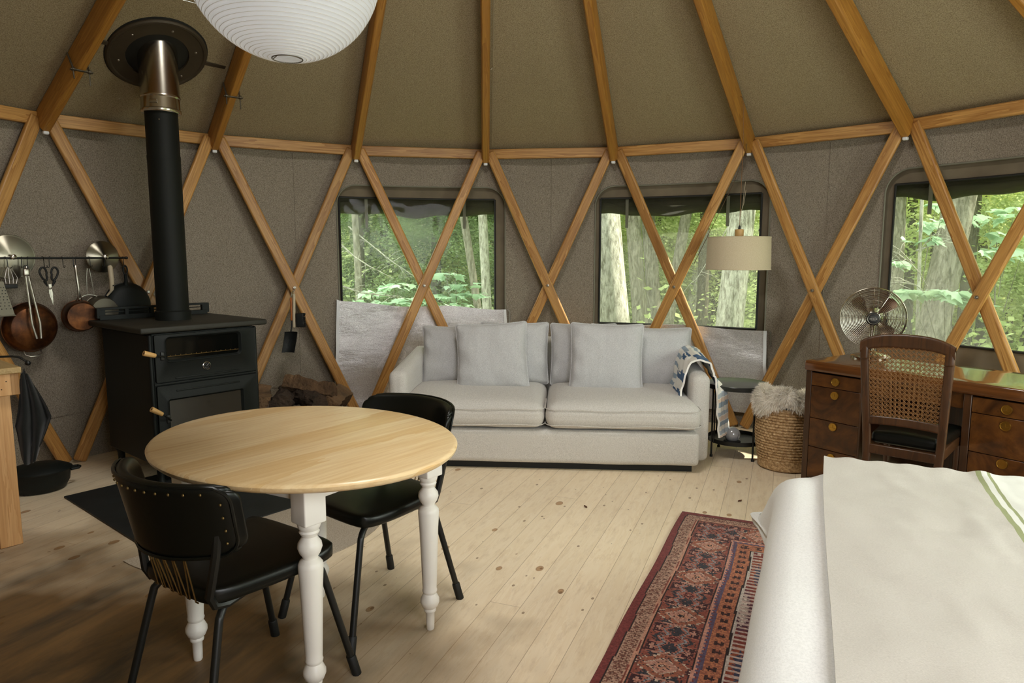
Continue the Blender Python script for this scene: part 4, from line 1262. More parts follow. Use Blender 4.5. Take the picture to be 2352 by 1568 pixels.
# ------------------------------------------------------------------ kitchen: rail with hanging pans
KO = Vector((-2.62, 4.66, 0)); KRZ = atan2(0.817, 0.576)
KM = Matrix.Translation(KO) @ Matrix.Rotation(KRZ, 4, 'Z')
def K(x, y, z): return KM @ Vector((x, y, z))
rail = thing('hanging_rail', 'thin black metal pot rail fixed to the wall poles', 'rail', KO, KRZ)
obj('bar', MB().tube([(0.04, 0, 1.345), (-1.1, 0, 1.345)], 0.0065, 10), M_['black_metal'], rail)
obj('end_knob', MB().soft((0.02, 0.018, 0.018), 0.008, 2, T((0.042, 0, 1.345))), M_['black_metal'], rail)
for x in (0.0, -0.95): obj('standoff', MB().tube([(x, 0, 1.345), (x, 0.05, 1.345)], 0.005, 8), M_['black_metal'], rail)
HK = [(-0.655, 'for the wire tool'), (-0.572, 'holding the tongs'), (-0.538, 'holding the large copper frying pan'), (-0.459, 'through the left scissor handle'), (-0.419, 'through the right scissor handle'), (-0.352, 'hanging empty beside the scissors'),
      (-0.288, 'holding the small copper pan'), (-0.268, 'hanging empty behind the small copper pan handle'), (-0.192, 'holding the wire strainer'), (-0.095, 'holding the cream-handled saucepan'), (0.020, 'holding the cast iron skillet at the rail end')]
hk0 = None
for x, lb in HK:
    loc = K(x, 0, 1.345)
    if hk0 is None:
        pts = [(0, 0.008 * cos(t) , 0.008 * sin(t)) for t in np.linspace(-0.4, pi, 7)]
        pts += [(0, -0.009, -0.02), (0, -0.010, -0.048)] + [(0.0, -0.010 + 0.0 - 0.011 * (1 - cos(t)), -0.048 - 0.011 * sin(t)) for t in np.linspace(0.3, pi + 0.3, 8)]
        hk0 = obj('s_hook', MB().tube(pts, 0.0022, 6), M_['black_metal'], loc=loc, rot=(0, 0, KRZ + 0.9))
        tag(hk0, 'black S hook on the pot rail ' + lb, 'hook', 'S hooks on the pot rail')
    else:
        h = hk0.copy(); COL.objects.link(h); h.location = loc; h.rotation_euler = (0, 0, KRZ + R_.uniform(-1.1, 1.1))
        h['label'] = 'black S hook on the pot rail ' + lb
def pan(name, label, x, z, r, rb, depth, mat, yb, htop, hx, hmat, seg=56, inner=None, tiltx=0.0, turn=0.0, cat='pan', hw=0.008):
    """pan hanging with its bottom facing the room (local -y)"""
    p = thing(name, label, cat, K(x, yb, z), KRZ + turn)
    prof = [(0.0, 0.0), (rb * 0.96, 0.0), (rb, 0.004), (rb + (r - rb) * 0.45, depth * 0.25), (r * 0.985, depth * 0.75), (r, depth), (r + 0.004, depth + 0.001), (r - 0.003, depth - 0.002), (r * 0.96, depth * 0.7), (rb * 0.95, 0.006), (0, 0.005)]
    obj('bowl', MB().lathe(prof, seg, T((0, 0, 0), 0, -pi / 2)), mat, p, smooth=40)
    return p
M_['copper_dark'] = None
def copper_mat():
    m = N('stained_copper'); m.set(Metallic=0.75, Roughness=0.38)
    v = m.coord()
    f = m.noise(v, 9, 5, 0.6); g = m.noise(v, 60, 3)
    c = m.ramp(f, [(0.32, srgb(26, 16, 10)), (0.5, srgb(82, 48, 24)), (0.68, srgb(130, 80, 40))])
    m.base(m.mix(m.math('MULTIPLY', g, 0.3), c, srgb(60, 34, 20)))
    return m.m
M_['copper'] = copper_mat()
p = pan('frying_pan', 'large copper-bottomed frying pan hanging from the pot rail behind the tongs', -0.55, 0.925, 0.15, 0.122, 0.055, M_['copper'], -0.035, 0, 0, None)
obj('handle', MB().tube([(0.012, 0.045, 0.132), (-0.002, 0.02, 0.165), (-0.006, 0.012, 0.22), (-0.010, 0.006, 0.30), (-0.012, 0.004, 0.362), (-0.010, 0.006, 0.372)], [0.006, 0.007, 0.0075, 0.009, 0.0085, 0.005], 8), M_['steel'], p, label='polished steel handle')
obj('handle_brace', MB().tube([(0.028, 0.046, 0.130), (0.012, 0.03, 0.17), (0.0, 0.016, 0.20)], 0.004, 6), M_['steel'], p)
obj('helper_handle', MB().tube([(-0.045, 0.05, -0.142), (-0.045, 0.035, -0.165), (-0.02, 0.03, -0.178), (0.02, 0.03, -0.178), (0.045, 0.035, -0.165), (0.045, 0.05, -0.142)], 0.0045, 8), M_['steel'], p, label='steel loop handle at the bottom')
p = pan('saucepan', 'small copper-bottomed saucepan hanging from the middle of the pot rail', -0.285, 0.975, 0.099, 0.088, 0.085, M_['copper'], -0.07, 0, 0, None, turn=-0.18)
obj('handle', MB().tube([(-0.012, 0.07, 0.092), (-0.004, 0.05, 0.125), (-0.002, 0.045, 0.17), (-0.006, 0.05, 0.24), (-0.008, 0.058, 0.315), (-0.006, 0.06, 0.325)], [0.006, 0.007, 0.0075, 0.009, 0.0085, 0.005], 8), M_['steel'], p, label='polished steel handle')
obj('handle_brace', MB().tube([(0.02, 0.075, 0.092), (0.008, 0.055, 0.13), (0.0, 0.047, 0.155)], 0.004, 6), M_['steel'], p)
p = pan('saucepan', 'grey steel saucepan with cream wooden handle hanging near the stove', -0.135, 1.0, 0.098, 0.085, 0.075, M_['dark_steel'], -0.045, 0, 0, None)
obj('handle', MB().tube([(0.03, 0.03, 0.098), (0.045, 0.01, 0.125), (0.048, 0.0, 0.14), (0.050, -0.004, 0.20), (0.046, -0.002, 0.285), (0.044, 0.0, 0.295)], [0.006, 0.008, 0.013, 0.015, 0.0155, 0.010], 12), M_['cream'], p, label='cream wooden handle')
obj('handle_hole', MB().lathe([(0, 0), (0.0045, 0)], 12, T((0.050, -0.021, 0.165), 0, pi / 2)), M_['black_matte'], p)
p = pan('skillet', 'black cast iron skillet hanging at the stove end of the pot rail', 0.030, 1.02, 0.157, 0.125, 0.045, M_['cast'], -0.04, 0, 0, None)
obj('handle', MB().tube([(-0.008, 0.03, 0.145), (-0.010, 0.02, 0.175), (-0.012, 0.018, 0.21)], [0.016, 0.011, 0.011], 10).tube([(-0.012 + 0.014 * cos(t), 0.018, 0.243 + 0.030 * sin(t)) for t in np.linspace(0, 2 * pi, 20)[:-1]], 0.005, 8, closed=True), M_['cast'], p)
def lid(label, x, z, r, y):
    p = thing('pan_lid', label, 'lid', K(x, y, z), KRZ)
    obj('dome', MB().lathe([(0, -0.022), (0.02, -0.021), (r * 0.88, -0.006), (r * 0.93, -0.002), (r, 0.0), (r + 0.003, 0.003), (r, 0.006), (0, 0.004)], 64, T((0, 0, 0), 0, -pi / 2)), M_['lid'], p, smooth=30)
    obj('knob', MB().lathe([(0.006, 0.0), (0.006, 0.018), (0.015, 0.022), (0.016, 0.030), (0.010, 0.034), (0, 0.035)], 20, T((0, -0.018, 0), 0, pi / 2)), M_['chrome'], p)
    return p
m_ = N('brushed_lid'); m_.set(Metallic=1.0, Roughness=0.3, Base_Color=srgb(140, 134, 120)); m_.b.inputs['Anisotropic'].default_value = 0.9; m_.b.inputs['Anisotropic Rotation'].default_value = 0.25
tn = m_.n('ShaderNodeTangent', direction_type='RADIAL', axis='Y'); m_.l(tn.outputs[0], m_.b.inputs['Tangent']); M_['lid'] = m_.m
lid('small stainless pan lid on the wall behind the right end of the pot rail', -0.092, 1.352, 0.100, 0.035)
lid('large stainless pan lid on the wall at the far left behind the pot rail', -0.615, 1.352, 0.130, 0.035)
# scissors
sc_ = thing('kitchen_scissors', 'black-handled kitchen scissors hanging open from two hooks', 'scissors', K(-0.438, -0.02, 1.16), KRZ)
for sx in (-1, 1):
    lp_ = [(sx * (0.034 + 0.020 * cos(t)) + (0.010 * sx if sin(t) > 0 else 0) * 0, 0.004 * sx, 0.088 + 0.040 * sin(t)) for t in np.linspace(0, 2 * pi, 24)[:-1]]
    lp_ = [((p_[0] - sx * 0.034) * (1.0 if p_[2] > 0.088 else 0.8) + sx * (0.034 - 0.012 * max(0, (0.088 - p_[2]) / 0.04)), p_[1], p_[2]) for p_ in lp_]
    obj('handle', MB().tube(lp_, 0.0062, 8, closed=True).tube([(sx * 0.028, 0, 0.046), (sx * 0.014, 0, 0.012)], [0.010, 0.004], 8), M_['black_matte'], sc_)
for sx in (-1, 1):
    obj('blade', MB().prism([(-0.008 * sx, 0.06 * 0.4), (0.004 * sx, 0.024), (0.010 * sx + 0.002, -0.03), (0.009, -0.105)], -0.001 + sx * .001, 0.001 + sx * .001, T((0, 0, 0), 0, pi / 2)), M_['steel'], sc_)
obj('pivot', MB().lathe([(0.0075, -0.003), (0.0075, 0.003), (0.004, 0.005), (0, 0.005)], 16, T((0, 0, 0), 0, pi / 2)), M_['steel'], sc_)
# tongs
tg2 = thing('tongs', 'long steel kitchen tongs hanging in front of the large frying pan', 'tongs', K(-0.572, -0.055, 1.28), KRZ)
for sx in (-1, 1):
    obj('arm', MB().sheet(lambda u, v, sx=sx: Vector((sx * (0.006 + 0.020 * min(v, .75)) + (u - .5) * 0.014 + 0.03 * v - (sx * 0.010 * max(0, v - .78) / .22), -0.02 * v - 0.004 * (2 * u - 1) ** 2, -0.02 - 0.40 * v)), 4, 20, 0.0025), M_['steel'], tg2)
obj('head', MB().soft((0.034, 0.018, 0.045), 0.008, 3, T((0.0, 0, -0.02))), M_['steel'], tg2)
obj('ring', MB().tube([(0.012 * cos(t), 0, 0.008 + 0.012 * sin(t)) for t in np.linspace(0, 2 * pi, 16)[:-1]], 0.0035, 6, closed=True), M_['black_metal'], tg2)
# strainer behind the saucepan
st = thing('strainer', 'round wire strainer with long wire handle hanging behind the cream-handled saucepan', 'strainer', K(-0.20, 0.02, 1.02), KRZ)
obj('handle', MB().tube([(0.03, 0, 0.085), (0.015, -0.01, 0.2), (0.008, -0.01, 0.255), (-0.004, -0.01, 0.258), (-0.012, -0.01, 0.2), (-0.012, 0, 0.09)], 0.0022, 6), M_['steel'], st)
rm_ = MB().tube([(0.088 * cos(t), 0, 0.088 * sin(t)) for t in np.linspace(0, 2 * pi, 40)[:-1]], 0.004, 6, closed=True)
obj('rim', rm_, M_['steel'], st)
wm = MB()
for k in range(-10, 11):
    c = k * 0.0082; hl = sqrt(max(0, 0.087 ** 2 - c * c))
    for hv in (0, 1):
        pts = []
        for t in range(9):
            s_ = -hl + 2 * hl * t / 8; dd_ = 0.03 * (1 - (c * c + s_ * s_) / 0.087 ** 2)
            pts.append((c, dd_, s_) if hv else (s_, dd_, c))
        wm.tube(pts, 0.0007, 4)
obj('mesh_bowl', wm, M_['dark_steel'], st)
# box grater at the left edge and the small wire tool
gr_ = thing('box_grater', 'perforated steel grater hanging at the left edge of the photo', 'grater', K(-0.725, -0.04, 1.11), KRZ)
gm = MB()
gm.sheet(lambda u, v: Vector(((u - .5) * (0.07 + 0.09 * v), 0, 0.10 - 0.20 * v)), 6, 6, 0.002)
obj('plate', gm, M_['dark_steel'], gr_)
hm_ = MB()
for i in range(6):
    for j in range(8):
        v = 0.18 + 0.09 * j; w_ = (0.07 + 0.09 * v) * 0.8
        hm_.lathe([(0, 0), (0.0032, 0)], 8, T((-w_ / 2 + w_ * i / 5 + (0.004 if j % 2 else 0), -0.0035, 0.10 - 0.20 * v), 0, pi / 2))
obj('holes', hm_, M_['black_matte'], gr_)
obj('base_rim', MB().box((0, 0, -0.103), (0.17, 0.012, 0.008)), M_['dark_steel'], gr_, bevel=0.002)
wt = thing('wire_tool', 'small wire-looped kitchen tool with dark bar hanging at the far left of the rail', 'kitchen tool', K(-0.648, -0.012, 1.27), KRZ)
wl = MB()
for k in range(-2, 3): wl.tube([(k * 0.004, 0, 0.02), (k * 0.012, 0, 0.0), (k * 0.021, 0, -0.04), (k * 0.018, 0, -0.075)], 0.0014, 5)
obj('wires', wl, M_['steel'], wt)
obj('bar', MB().soft((0.075, 0.022, 0.024), 0.004, 3, T((0, 0, -0.092))), M_['black_matte'], wt)

# kitchen counter corner
CC = Vector((-2.275, 3.15, 0)); CRZ = atan2(-0.76, -0.65)   # local x runs along the front edge away (left), local y towards the room side?
cnt = thing('kitchen_counter', 'pale pine kitchen counter corner with square post at the left edge', 'counter', CC, CRZ)
# local: x = (-.65,-.76), y = (.76,-.65); the counter body lies at y<0
obj('worktop', MB().box((0.60, -0.30, 0.838), (1.22, 0.62, 0.028)), M_['counter_top'], cnt, bevel=0.003)
obj('rail_board', MB().box((0.60, -0.018, 0.773), (1.20, 0.036, 0.10)).box((0.018, -0.30, 0.773), (0.036, 0.60, 0.10)), M_['pine_counter'], cnt, bevel=0.003)
obj('post', MB().box((0.075, -0.085, 0.362), (0.09, 0.09, 0.722)), M_['pine_counter'], cnt, bevel=0.003)
obj('post', MB().box((0.075, -0.54, 0.362), (0.09, 0.09, 0.722)), M_['pine_counter'], cnt, bevel=0.003)
obj('post', MB().box((1.13, -0.085, 0.362), (0.09, 0.09, 0.722)), M_['pine_counter'], cnt, bevel=0.003)
obj('lower_shelf', MB().box((0.62, -0.31, 0.25), (1.1, 0.52, 0.03)), M_['pine_counter'], cnt, bevel=0.003)
hkq = MB().tube([(0.09 + 0.013 * cos(t), -0.030, 0.700 + 0.013 * sin(t)) for t in np.linspace(0, 2 * pi, 16)[:-1]], 0.0022, 6, closed=True)
obj('cup_hook', hkq, M_['brass'], cnt, label='small brass screw eye')
nl = MB()
for x, z in ((0.05, 0.79), (0.07, 0.755)): nl.lathe([(0, 0.0006), (0.003, 0)], 8, T((x, 0.0002, z), 0, -pi / 2))
obj('screw_heads', nl, M_['log_bark'], cnt)
# folded black towel hanging at the counter end
def towel(u, v):
    w_ = 0.04 + 0.11 * min(1, v * 1.7)
    x = (u - 0.5) * w_ * (1 - 0.45 * max(0, v - 0.6) / 0.4) + 0.02 * sin(v * 3)
    y = 0.022 * sin(u * 15 + v * 2) * (0.3 + v) + 0.01 * mnoise.noise(Vector((u * 4, v * 4, 1)))
    z = -0.40 * v - 0.05 * abs(u - .5) * 2 * (1 - v) + (0.07 * sin(u * 3.1 + 3.6)) * v
    return Vector((x, y, z))
tw = obj('kitchen_towel', MB().sheet(towel, 40, 40, 0.004), M_['towel'], smooth=80)
tw.location = (-2.335, 3.27, 0.822); tw.rotation_euler = (0, 0, 0.55)
tag(tw, 'black striped kitchen towel hanging beside the pine counter', 'towel')
cr_ = thing('crank_handle', 'black metal crank with ball end sticking out beyond the counter', 'crank', (-2.56, 3.47, 0.852))
obj('arm', MB().tube([(-0.10, -0.03, 0.0), (0.03, 0.0, 0.002), (0.058, 0.01, -0.004), (0.088, 0.02, -0.03)], 0.0055, 8), M_['black_metal'], cr_)
obj('ball', MB().lathe([(0, -0.014), (0.010, -0.010), (0.0145, 0), (0.010, 0.010), (0, 0.014)], 16, T((0.09, 0.022, -0.036))), M_['black_metal'], cr_)
can = thing('canister', 'white canister standing on the counter at the left edge', 'canister', (-2.67, 3.38, 0.852))
obj('body', MB().lathe([(0.05, 0), (0.055, 0.006), (0.055, 0.19), (0.05, 0.198), (0, 0.198)], 32), M_['bracket'], can)
obj('lid', MB().lathe([(0.056, 0.196), (0.057, 0.21), (0.052, 0.22), (0.012, 0.223), (0.012, 0.235), (0, 0.238)], 32), M_['bracket'], can)
# cast iron pot on the floor
do = thing('dutch_oven', 'oval black cast iron pot with lid on the floor by the wall', 'pot', (-2.755, 3.91, 0), radians(38))
OV = Matrix.Diagonal((1.0, 0.82, 1, 1))
obj('body', MB().lathe([(0.115, 0.002), (0.125, 0.006), (0.150, 0.05), (0.158, 0.115), (0.162, 0.118), (0.150, 0.116), (0.14, 0.05), (0, 0.02)], 48, OV), M_['cast'], do, smooth=45)
obj('lid', MB().lathe([(0.166, 0.117), (0.167, 0.124), (0.160, 0.130), (0.12, 0.150), (0.06, 0.163), (0, 0.166)], 48, OV), M_['cast'], do, smooth=45)
for sx in (-1, 1):
    obj('handle', MB().tube([(sx * 0.155, -0.03, 0.105), (sx * 0.195, -0.022, 0.106), (sx * 0.203, 0, 0.106), (sx * 0.195, 0.022, 0.106), (sx * 0.155, 0.03, 0.105)], 0.0085, 8), M_['cast'], do)

# ------------------------------------------------------------------ desk
DO = Vector((1.703, 3.975, 0)); DRZ = atan2(-0.833, 0.554)
desk = thing('desk', 'glossy burl walnut pedestal desk under the right window', 'desk', DO, DRZ)
DL = 1.185
obj('desktop', MB().soft((DL + 0.01, 0.53, 0.060), 0.012, 6, T((DL / 2, 0.262, 0.730))), M_['desk_top'], desk, smooth=50)
for x0 in (0.0, DL - 0.345):
    cb = MB()
    cb.box((x0 + 0.019, 0.262, 0.355), (0.036, 0.50, 0.690)); cb.box((x0 + 0.345 - 0.012, 0.262, 0.355), (0.018, 0.50, 0.690))
    cb.box((x0 + 0.17, 0.50, 0.355), (0.31, 0.02, 0.690)); cb.box((x0 + 0.17, 0.27, 0.035), (0.31, 0.47, 0.05)); cb.box((x0 + 0.17, 0.30, 0.36), (0.30, 0.42, 0.64))
    obj('pedestal', cb, M_['walnut'], desk, bevel=0.003)
    xa = x0 + 0.040; xb = x0 + 0.332
    for z0, z1, kz in ((0.618, 0.692, 0.655), (0.429, 0.6145, 0.578), (0.259, 0.4255, 0.398), (0.070, 0.2555, 0.219)):
        d_ = obj('drawer', MB().box(((xa + xb) / 2, 0.022, (z0 + z1) / 2), (xb - xa, 0.022, z1 - z0)), M_['burl'], desk, bevel=0.002)
        kx = (xa + xb) / 2
        kn = MB().lathe([(0.0, 0.004), (0.019, 0.004), (0.0205, 0.006), (0.0225, 0.006), (0.0235, 0.003), (0.0235, -0.001)], 36, T((kx, 0.010, kz), 0, pi / 2))
        kn.box((kx, 0.006, kz - 0.006), (0.034, 0.004, 0.0035)).box((kx, 0.006, kz + 0.003), (0.003, 0.004, 0.016))
        obj('pull', kn, M_['brass'], d_, smooth=30, label='round brass recessed pull')
ac = MB().box((DL / 2, 0.045, 0.660), (DL - 0.69, 0.02, 0.078))
obj('centre_drawer', ac, M_['burl'], desk, bevel=0.002)
obj('back_panel', MB().box((DL / 2, 0.49, 0.42), (DL - 0.68, 0.012, 0.56)), M_['walnut'], desk)

# electric fan
fan = thing('desk_fan', 'chrome wire cage desk fan standing on the far left corner of the desk', 'fan', (2.125, 4.064, 0.76), -0.46)
FZ = 0.24
def ringset(y0, dome, n, r0, R):
    m = MB()
    for k in range(n):
        r = r0 + (R - r0) * k / (n - 1)
        y = y0 - dome * (1 - (r / R) ** 2)
        m.tube([(r * cos(t), y, FZ + r * sin(t)) for t in np.linspace(0, 2 * pi, 56)[:-1]], 0.0016, 5, closed=True)
    for k in range(12):
        a = 2 * pi * k / 12
        m.tube([(r * cos(a), y0 - dome * (1 - (r / R) ** 2) + 0.002, FZ + r * sin(a)) for r in np.linspace(r0 * 0.5, R, 8)], 0.0018, 5)
    return m
FR0 = 0.172
obj('front_grille', ringset(-0.075, 0.045, 19, 0.034, FR0), M_['chrome'], fan)
obj('rear_grille', ringset(0.03, -0.055, 11, 0.05, FR0), M_['chrome'], fan)
obj('band', MB().tube([(FR0 * cos(t), -0.022, FZ + FR0 * sin(t)) for t in np.linspace(0, 2 * pi, 72)[:-1]], 0.005, 8, closed=True).lathe([(FR0, -0.072), (FR0 + .002, -0.05), (FR0 + .002, 0.03)], 64, T((0, 0, FZ), 0, -pi / 2) , cap=False), M_['chrome'], fan)
obj('badge', MB().lathe([(0.036, 0), (0.036, 0.008), (0.030, 0.012), (0, 0.013)], 32, T((0, -0.118, FZ), 0, pi / 2)), M_['black_matte'], fan, label='round black centre badge')
bmk = MB().tube([(0.029 * cos(t), -0.1305, FZ + 0.029 * sin(t)) for t in np.linspace(0, 2 * pi, 40)[:-1]], 0.0012, 5, closed=True)
for k, (x, w_) in enumerate(((-0.016, .006), (-0.008, .005), (0.0, .006), (0.008, .005), (0.016, .006))): bmk.box((x, -0.131, FZ + 0.0), (w_, 0.0015, 0.007))
bmk.box((0, -0.131, FZ + 0.011), (0.03, 0.0012, 0.0015)).box((0, -0.131, FZ - 0.010), (0.026, 0.0012, 0.0015))
obj('badge_mark', bmk, M_['steel'], fan)
for k in range(4):
    a0 = k * pi / 2 + 0.75
    def blade(u, v, a0=a0):
        r = 0.035 + 0.112 * v
        wv = (0.24 + 0.62 * sin(min(1, v * 1.05) * pi * 0.62)) * 0.62
        da = (u - 0.5) * wv * 1.15
        rr2 = r - 0.018 * (abs(2 * u - 1) ** 3) * v
        return Vector((rr2 * cos(a0 + da), -0.02 + (u - .5) * 0.05, FZ + rr2 * sin(a0 + da)))
    obj('blade', MB().sheet(blade, 14, 14, 0.0015), plain('blade_metal', srgb(128, 100, 84), 0.3, 0.8) if k == 0 else bpy.data.materials['blade_metal'], fan)
obj('motor', MB().lathe([(0.02, -0.05), (0.038, -0.04), (0.038, 0.0), (0.052, 0.03), (0.058, 0.07), (0.05, 0.12), (0.03, 0.14), (0, 0.145)], 32, T((0, 0, FZ), 0, -pi / 2)), M_['chrome'], fan)
obj('stem', MB().tube([(0, 0.06, FZ - 0.04), (0, 0.055, FZ - 0.10), (0, 0.03, 0.06), (0, 0.02, 0.02)], [0.02, 0.014, 0.014, 0.022], 14), M_['chrome'], fan)
obj('base', MB().lathe([(0.105, 0.0), (0.107, 0.008), (0.095, 0.018), (0.05, 0.028), (0.022, 0.04), (0, 0.042)], 48, T((0, 0.01, 0))), M_['chrome'], fan)

# cane-backed desk chair
CB = Vector((1.806, 3.12, 0)); CHZ = DRZ + radians(14)
cc = thing('cane_chair', 'dark wooden chair with woven cane back facing the desk', 'chair', CB, CHZ)
W2 = 0.172
def WX(z): return 0.148 + (W2 - 0.148) * max(0, min(1, (z - 0.4) / 0.5))
def side(z):
    # leaning back slightly, seat side is +y
    return -0.0 - 0.06 * max(0, (z - 0.5)) / 0.5 - 0.05 * max(0, (0.42 - z)) / 0.42
for sx in (-1, 1):
    pts = [(sx * WX(z), side(z), z) for z in (0.0, 0.1, 0.2, 0.3, 0.42, 0.5, 0.6, 0.7, 0.8, 0.88, 0.93)]
    m = MB()
    # squarish section post
    for a, b in zip(pts[:-1], pts[1:]):
        pass
    def post(u, v, pts=pts):
        t = v * (len(pts) - 1); k = min(int(t), len(pts) - 2); f = t - k
        p = Vector(pts[k]).lerp(Vector(pts[k + 1]), f)
        q = 2 * pi * u; c_, s_ = cos(q), sin(q)
        e = 0.5
        return p + Vector((math.copysign(abs(c_) ** e, c_) * 0.018, math.copysign(abs(s_) ** e, s_) * 0.013, 0))
    m.sheet(post, 16, 30)
    obj('back_post', m, M_['walnut'], cc, smooth=60)
# crest rail: shallow arch with rounded shoulders
def crest(u, v):
    a = (2 * u - 1)
    x = (W2 + 0.018) * math.copysign(abs(a) ** 0.95, a)
    zc = 0.940 + 0.036 * (1 - abs(a) ** 3)
    q = 2 * pi * v; c_, s_ = cos(q), sin(q)
    hh = 0.034 - 0.006 * abs(a)
    return Vector((x, side(0.94) - 0.006 * (1 - a * a) * -1 + math.copysign(abs(c_) ** .6, c_) * 0.014, zc + math.copysign(abs(s_) ** .6, s_) * hh))
mc = MB().sheet(crest, 40, 16)
mc.soft((0.037, 0.028, 0.07), 0.011, 3, T((-(W2), side(0.93), 0.915))).soft((0.037, 0.028, 0.07), 0.011, 3, T((W2, side(0.93), 0.915)))
obj('crest_rail', mc, M_['walnut'], cc, smooth=60)
obj('lower_rail', MB().soft((0.30, 0.024, 0.042), 0.009, 8, T((0, side(0.58), 0.588)), lambda p, n: Vector((p[0], p[1], p[2] + 0.010 * (1 - (p[0] / W2) ** 2) * (1 if p[2] > 0 else 1)))), M_['walnut'], cc)
cw = MB()
zb_, zt_ = 0.600, 0.925
def cp(x, z, y=0): return Vector((x * WX(z) / W2, side(z) - y, z))
nx = 17
for k in range(nx):
    x = -0.155 + 0.310 * k / (nx - 1)
    for dx in (-0.0022, 0.0022):
        zt2 = 0.925 + 0.03 * (1 - abs(x / W2) ** 2.6)
        cw.tube([cp(x + dx, zb_), cp(x + dx, (zb_ + zt2) / 2, 0.001), cp(x + dx, zt2)], 0.0012, 4)
nz = 18
for k in range(nz):
    z = zb_ + 0.006 + (0.355) * k / (nz - 1)
    for dz in (-0.0022, 0.0022):
        cw.tube([cp(-0.158, z + dz, 0.0015), cp(0.0, z + dz, 0.0005), cp(0.158, z + dz, 0.0015)], 0.0012, 4)
st_ = 0.021
for k in range(-20, 22):
    for sg in (-1, 1):
        # diagonals clipped to the frame
        pts = []
        z0 = zb_ + k * st_ + 0.0105
        for t in range(41):
            x = -0.158 + 0.316 * t / 40
            z = z0 + (x + 0.158 if sg > 0 else 0.158 - x)
            zmax = 0.925 + 0.03 * (1 - abs(x / W2) ** 2.6)
            if zb_ < z < zmax: pts.append(cp(x, z, 0.0028))
        if len(pts) > 1: cw.tube([pts[0], pts[-1]], 0.0013, 4)
obj('cane_panel', cw, M_['cane'], cc, label='woven cane back panel')
obj('seat_rail', MB().box((0, 0.0, 0.452), (0.28, 0.024, 0.045)).box((-0.15, 0.20, 0.462), (0.024, 0.40, 0.05)).box((0.15, 0.20, 0.462), (0.024, 0.40, 0.05)).box((0, 0.40, 0.462), (0.34, 0.024, 0.05)), M_['walnut'], cc, bevel=0.005)
obj('seat_pad', MB().soft((0.31, 0.42, 0.050), 0.022, 8, T((0, 0.225, 0.500)), lambda p, n: Vector((p[0] * (1 + 0.10 * (p[1] / .21)), p[1], p[2] + (0.015 * (1 - (p[0] / .2) ** 2) if p[2] > 0 else 0)))), M_['vinyl_black'], cc, smooth=60, label='black padded seat')
for sx in (-1, 1):
    obj('front_leg', MB().tube([(sx * 0.155, 0.39, 0.0), (sx * 0.155, 0.39, 0.2), (sx * 0.155, 0.39, 0.44)], [0.012, 0.016, 0.019], 12), M_['walnut'], cc)
    obj('stretcher', MB().tube([(sx * 0.148, -0.02, 0.2), (sx * 0.155, 0.39, 0.2)], 0.009, 8), M_['walnut'], cc)

# ------------------------------------------------------------------ basket with sheepskin
BK = Vector((1.775, 4.375, 0))
bk = thing('woven_basket', 'round woven seagrass basket holding a white sheepskin beside the desk', 'basket', BK)
rows, segs = 22, 150
hb_ = 0.40
def bask(u, v):
    z = hb_ * v
    r = 0.150 + 0.035 * sin(min(1, v * 1.25) * pi * 0.62) - 0.012 * max(0, v - 0.6)
    row = v * rows; k = int(row); f = row - k
    bump = 0.0105 * (1 - (2 * f - 1) ** 2) ** 0.5
    ph = u * 46 + (0.5 if k % 2 else 0) + f * 0.55
    tw_ = 0.45 + 0.55 * abs(sin(pi * ph))
    rr_ = r + bump * tw_
    return Vector((rr_ * cos(2 * pi * u), rr_ * sin(2 * pi * u), z))
m = MB(); m.sheet(bask, 420, rows * 5)
m.lathe([(0.0, 0.004), (0.152, 0.004)], 48)
m.sheet(lambda u, v: Vector(((0.150 + 0.02 * sin(pi * (1 - v) * .6)) * cos(-2 * pi * u), (0.150 + 0.02 * sin(pi * (1 - v) * .6)) * sin(-2 * pi * u), 0.01 + (hb_ - 0.01) * v)), 48, 6)
obj('body', m, M_['rope'], bk, smooth=80)
rimp = []
for t in range(90):
    a = 2 * pi * t / 90; rimp.append((0.170 * cos(a), 0.170 * sin(a), hb_ + 0.001 * sin(a * 40)))
obj('rim', MB().tube(rimp, 0.009, 8, closed=True), M_['rope'], bk)
# sheepskin: base form plus tufts of wool
def fl_surf(u, v):
    a = 2 * pi * u
    # v 0 outside skirt bottom -> over rim -> centre hollow
    if v < 0.35:
        t = v / 0.35; r = 0.190 + 0.012 * sin(t * pi); z = 0.385 + 0.065 * t - 0.028 * (0.5 + 0.5 * sin(a * 2 + 1.0)) * (1 - t)
    elif v < 0.6:
        t = (v - 0.35) / 0.25; r = 0.195 - 0.055 * t; z = 0.450 + 0.035 * sin(t * pi / 2)
    else:
        t = (v - 0.6) / 0.4; r = 0.14 * (1 - t); z = 0.485 - 0.075 * sin(t * pi / 2)
    z += 0.022 * sin(a * 3 + 0.6) * (1 - v * .5) + 0.012 * sin(a * 5) + 0.03 * cos(a + 2.6)
    r *= 1 + 0.05 * sin(a * 4 + 1)
    return Vector((r * cos(a), r * sin(a), z))
fm2 = MB(); fm2.sheet(fl_surf, 60, 30)
rg = random.Random(11)
vs = []; fs = []
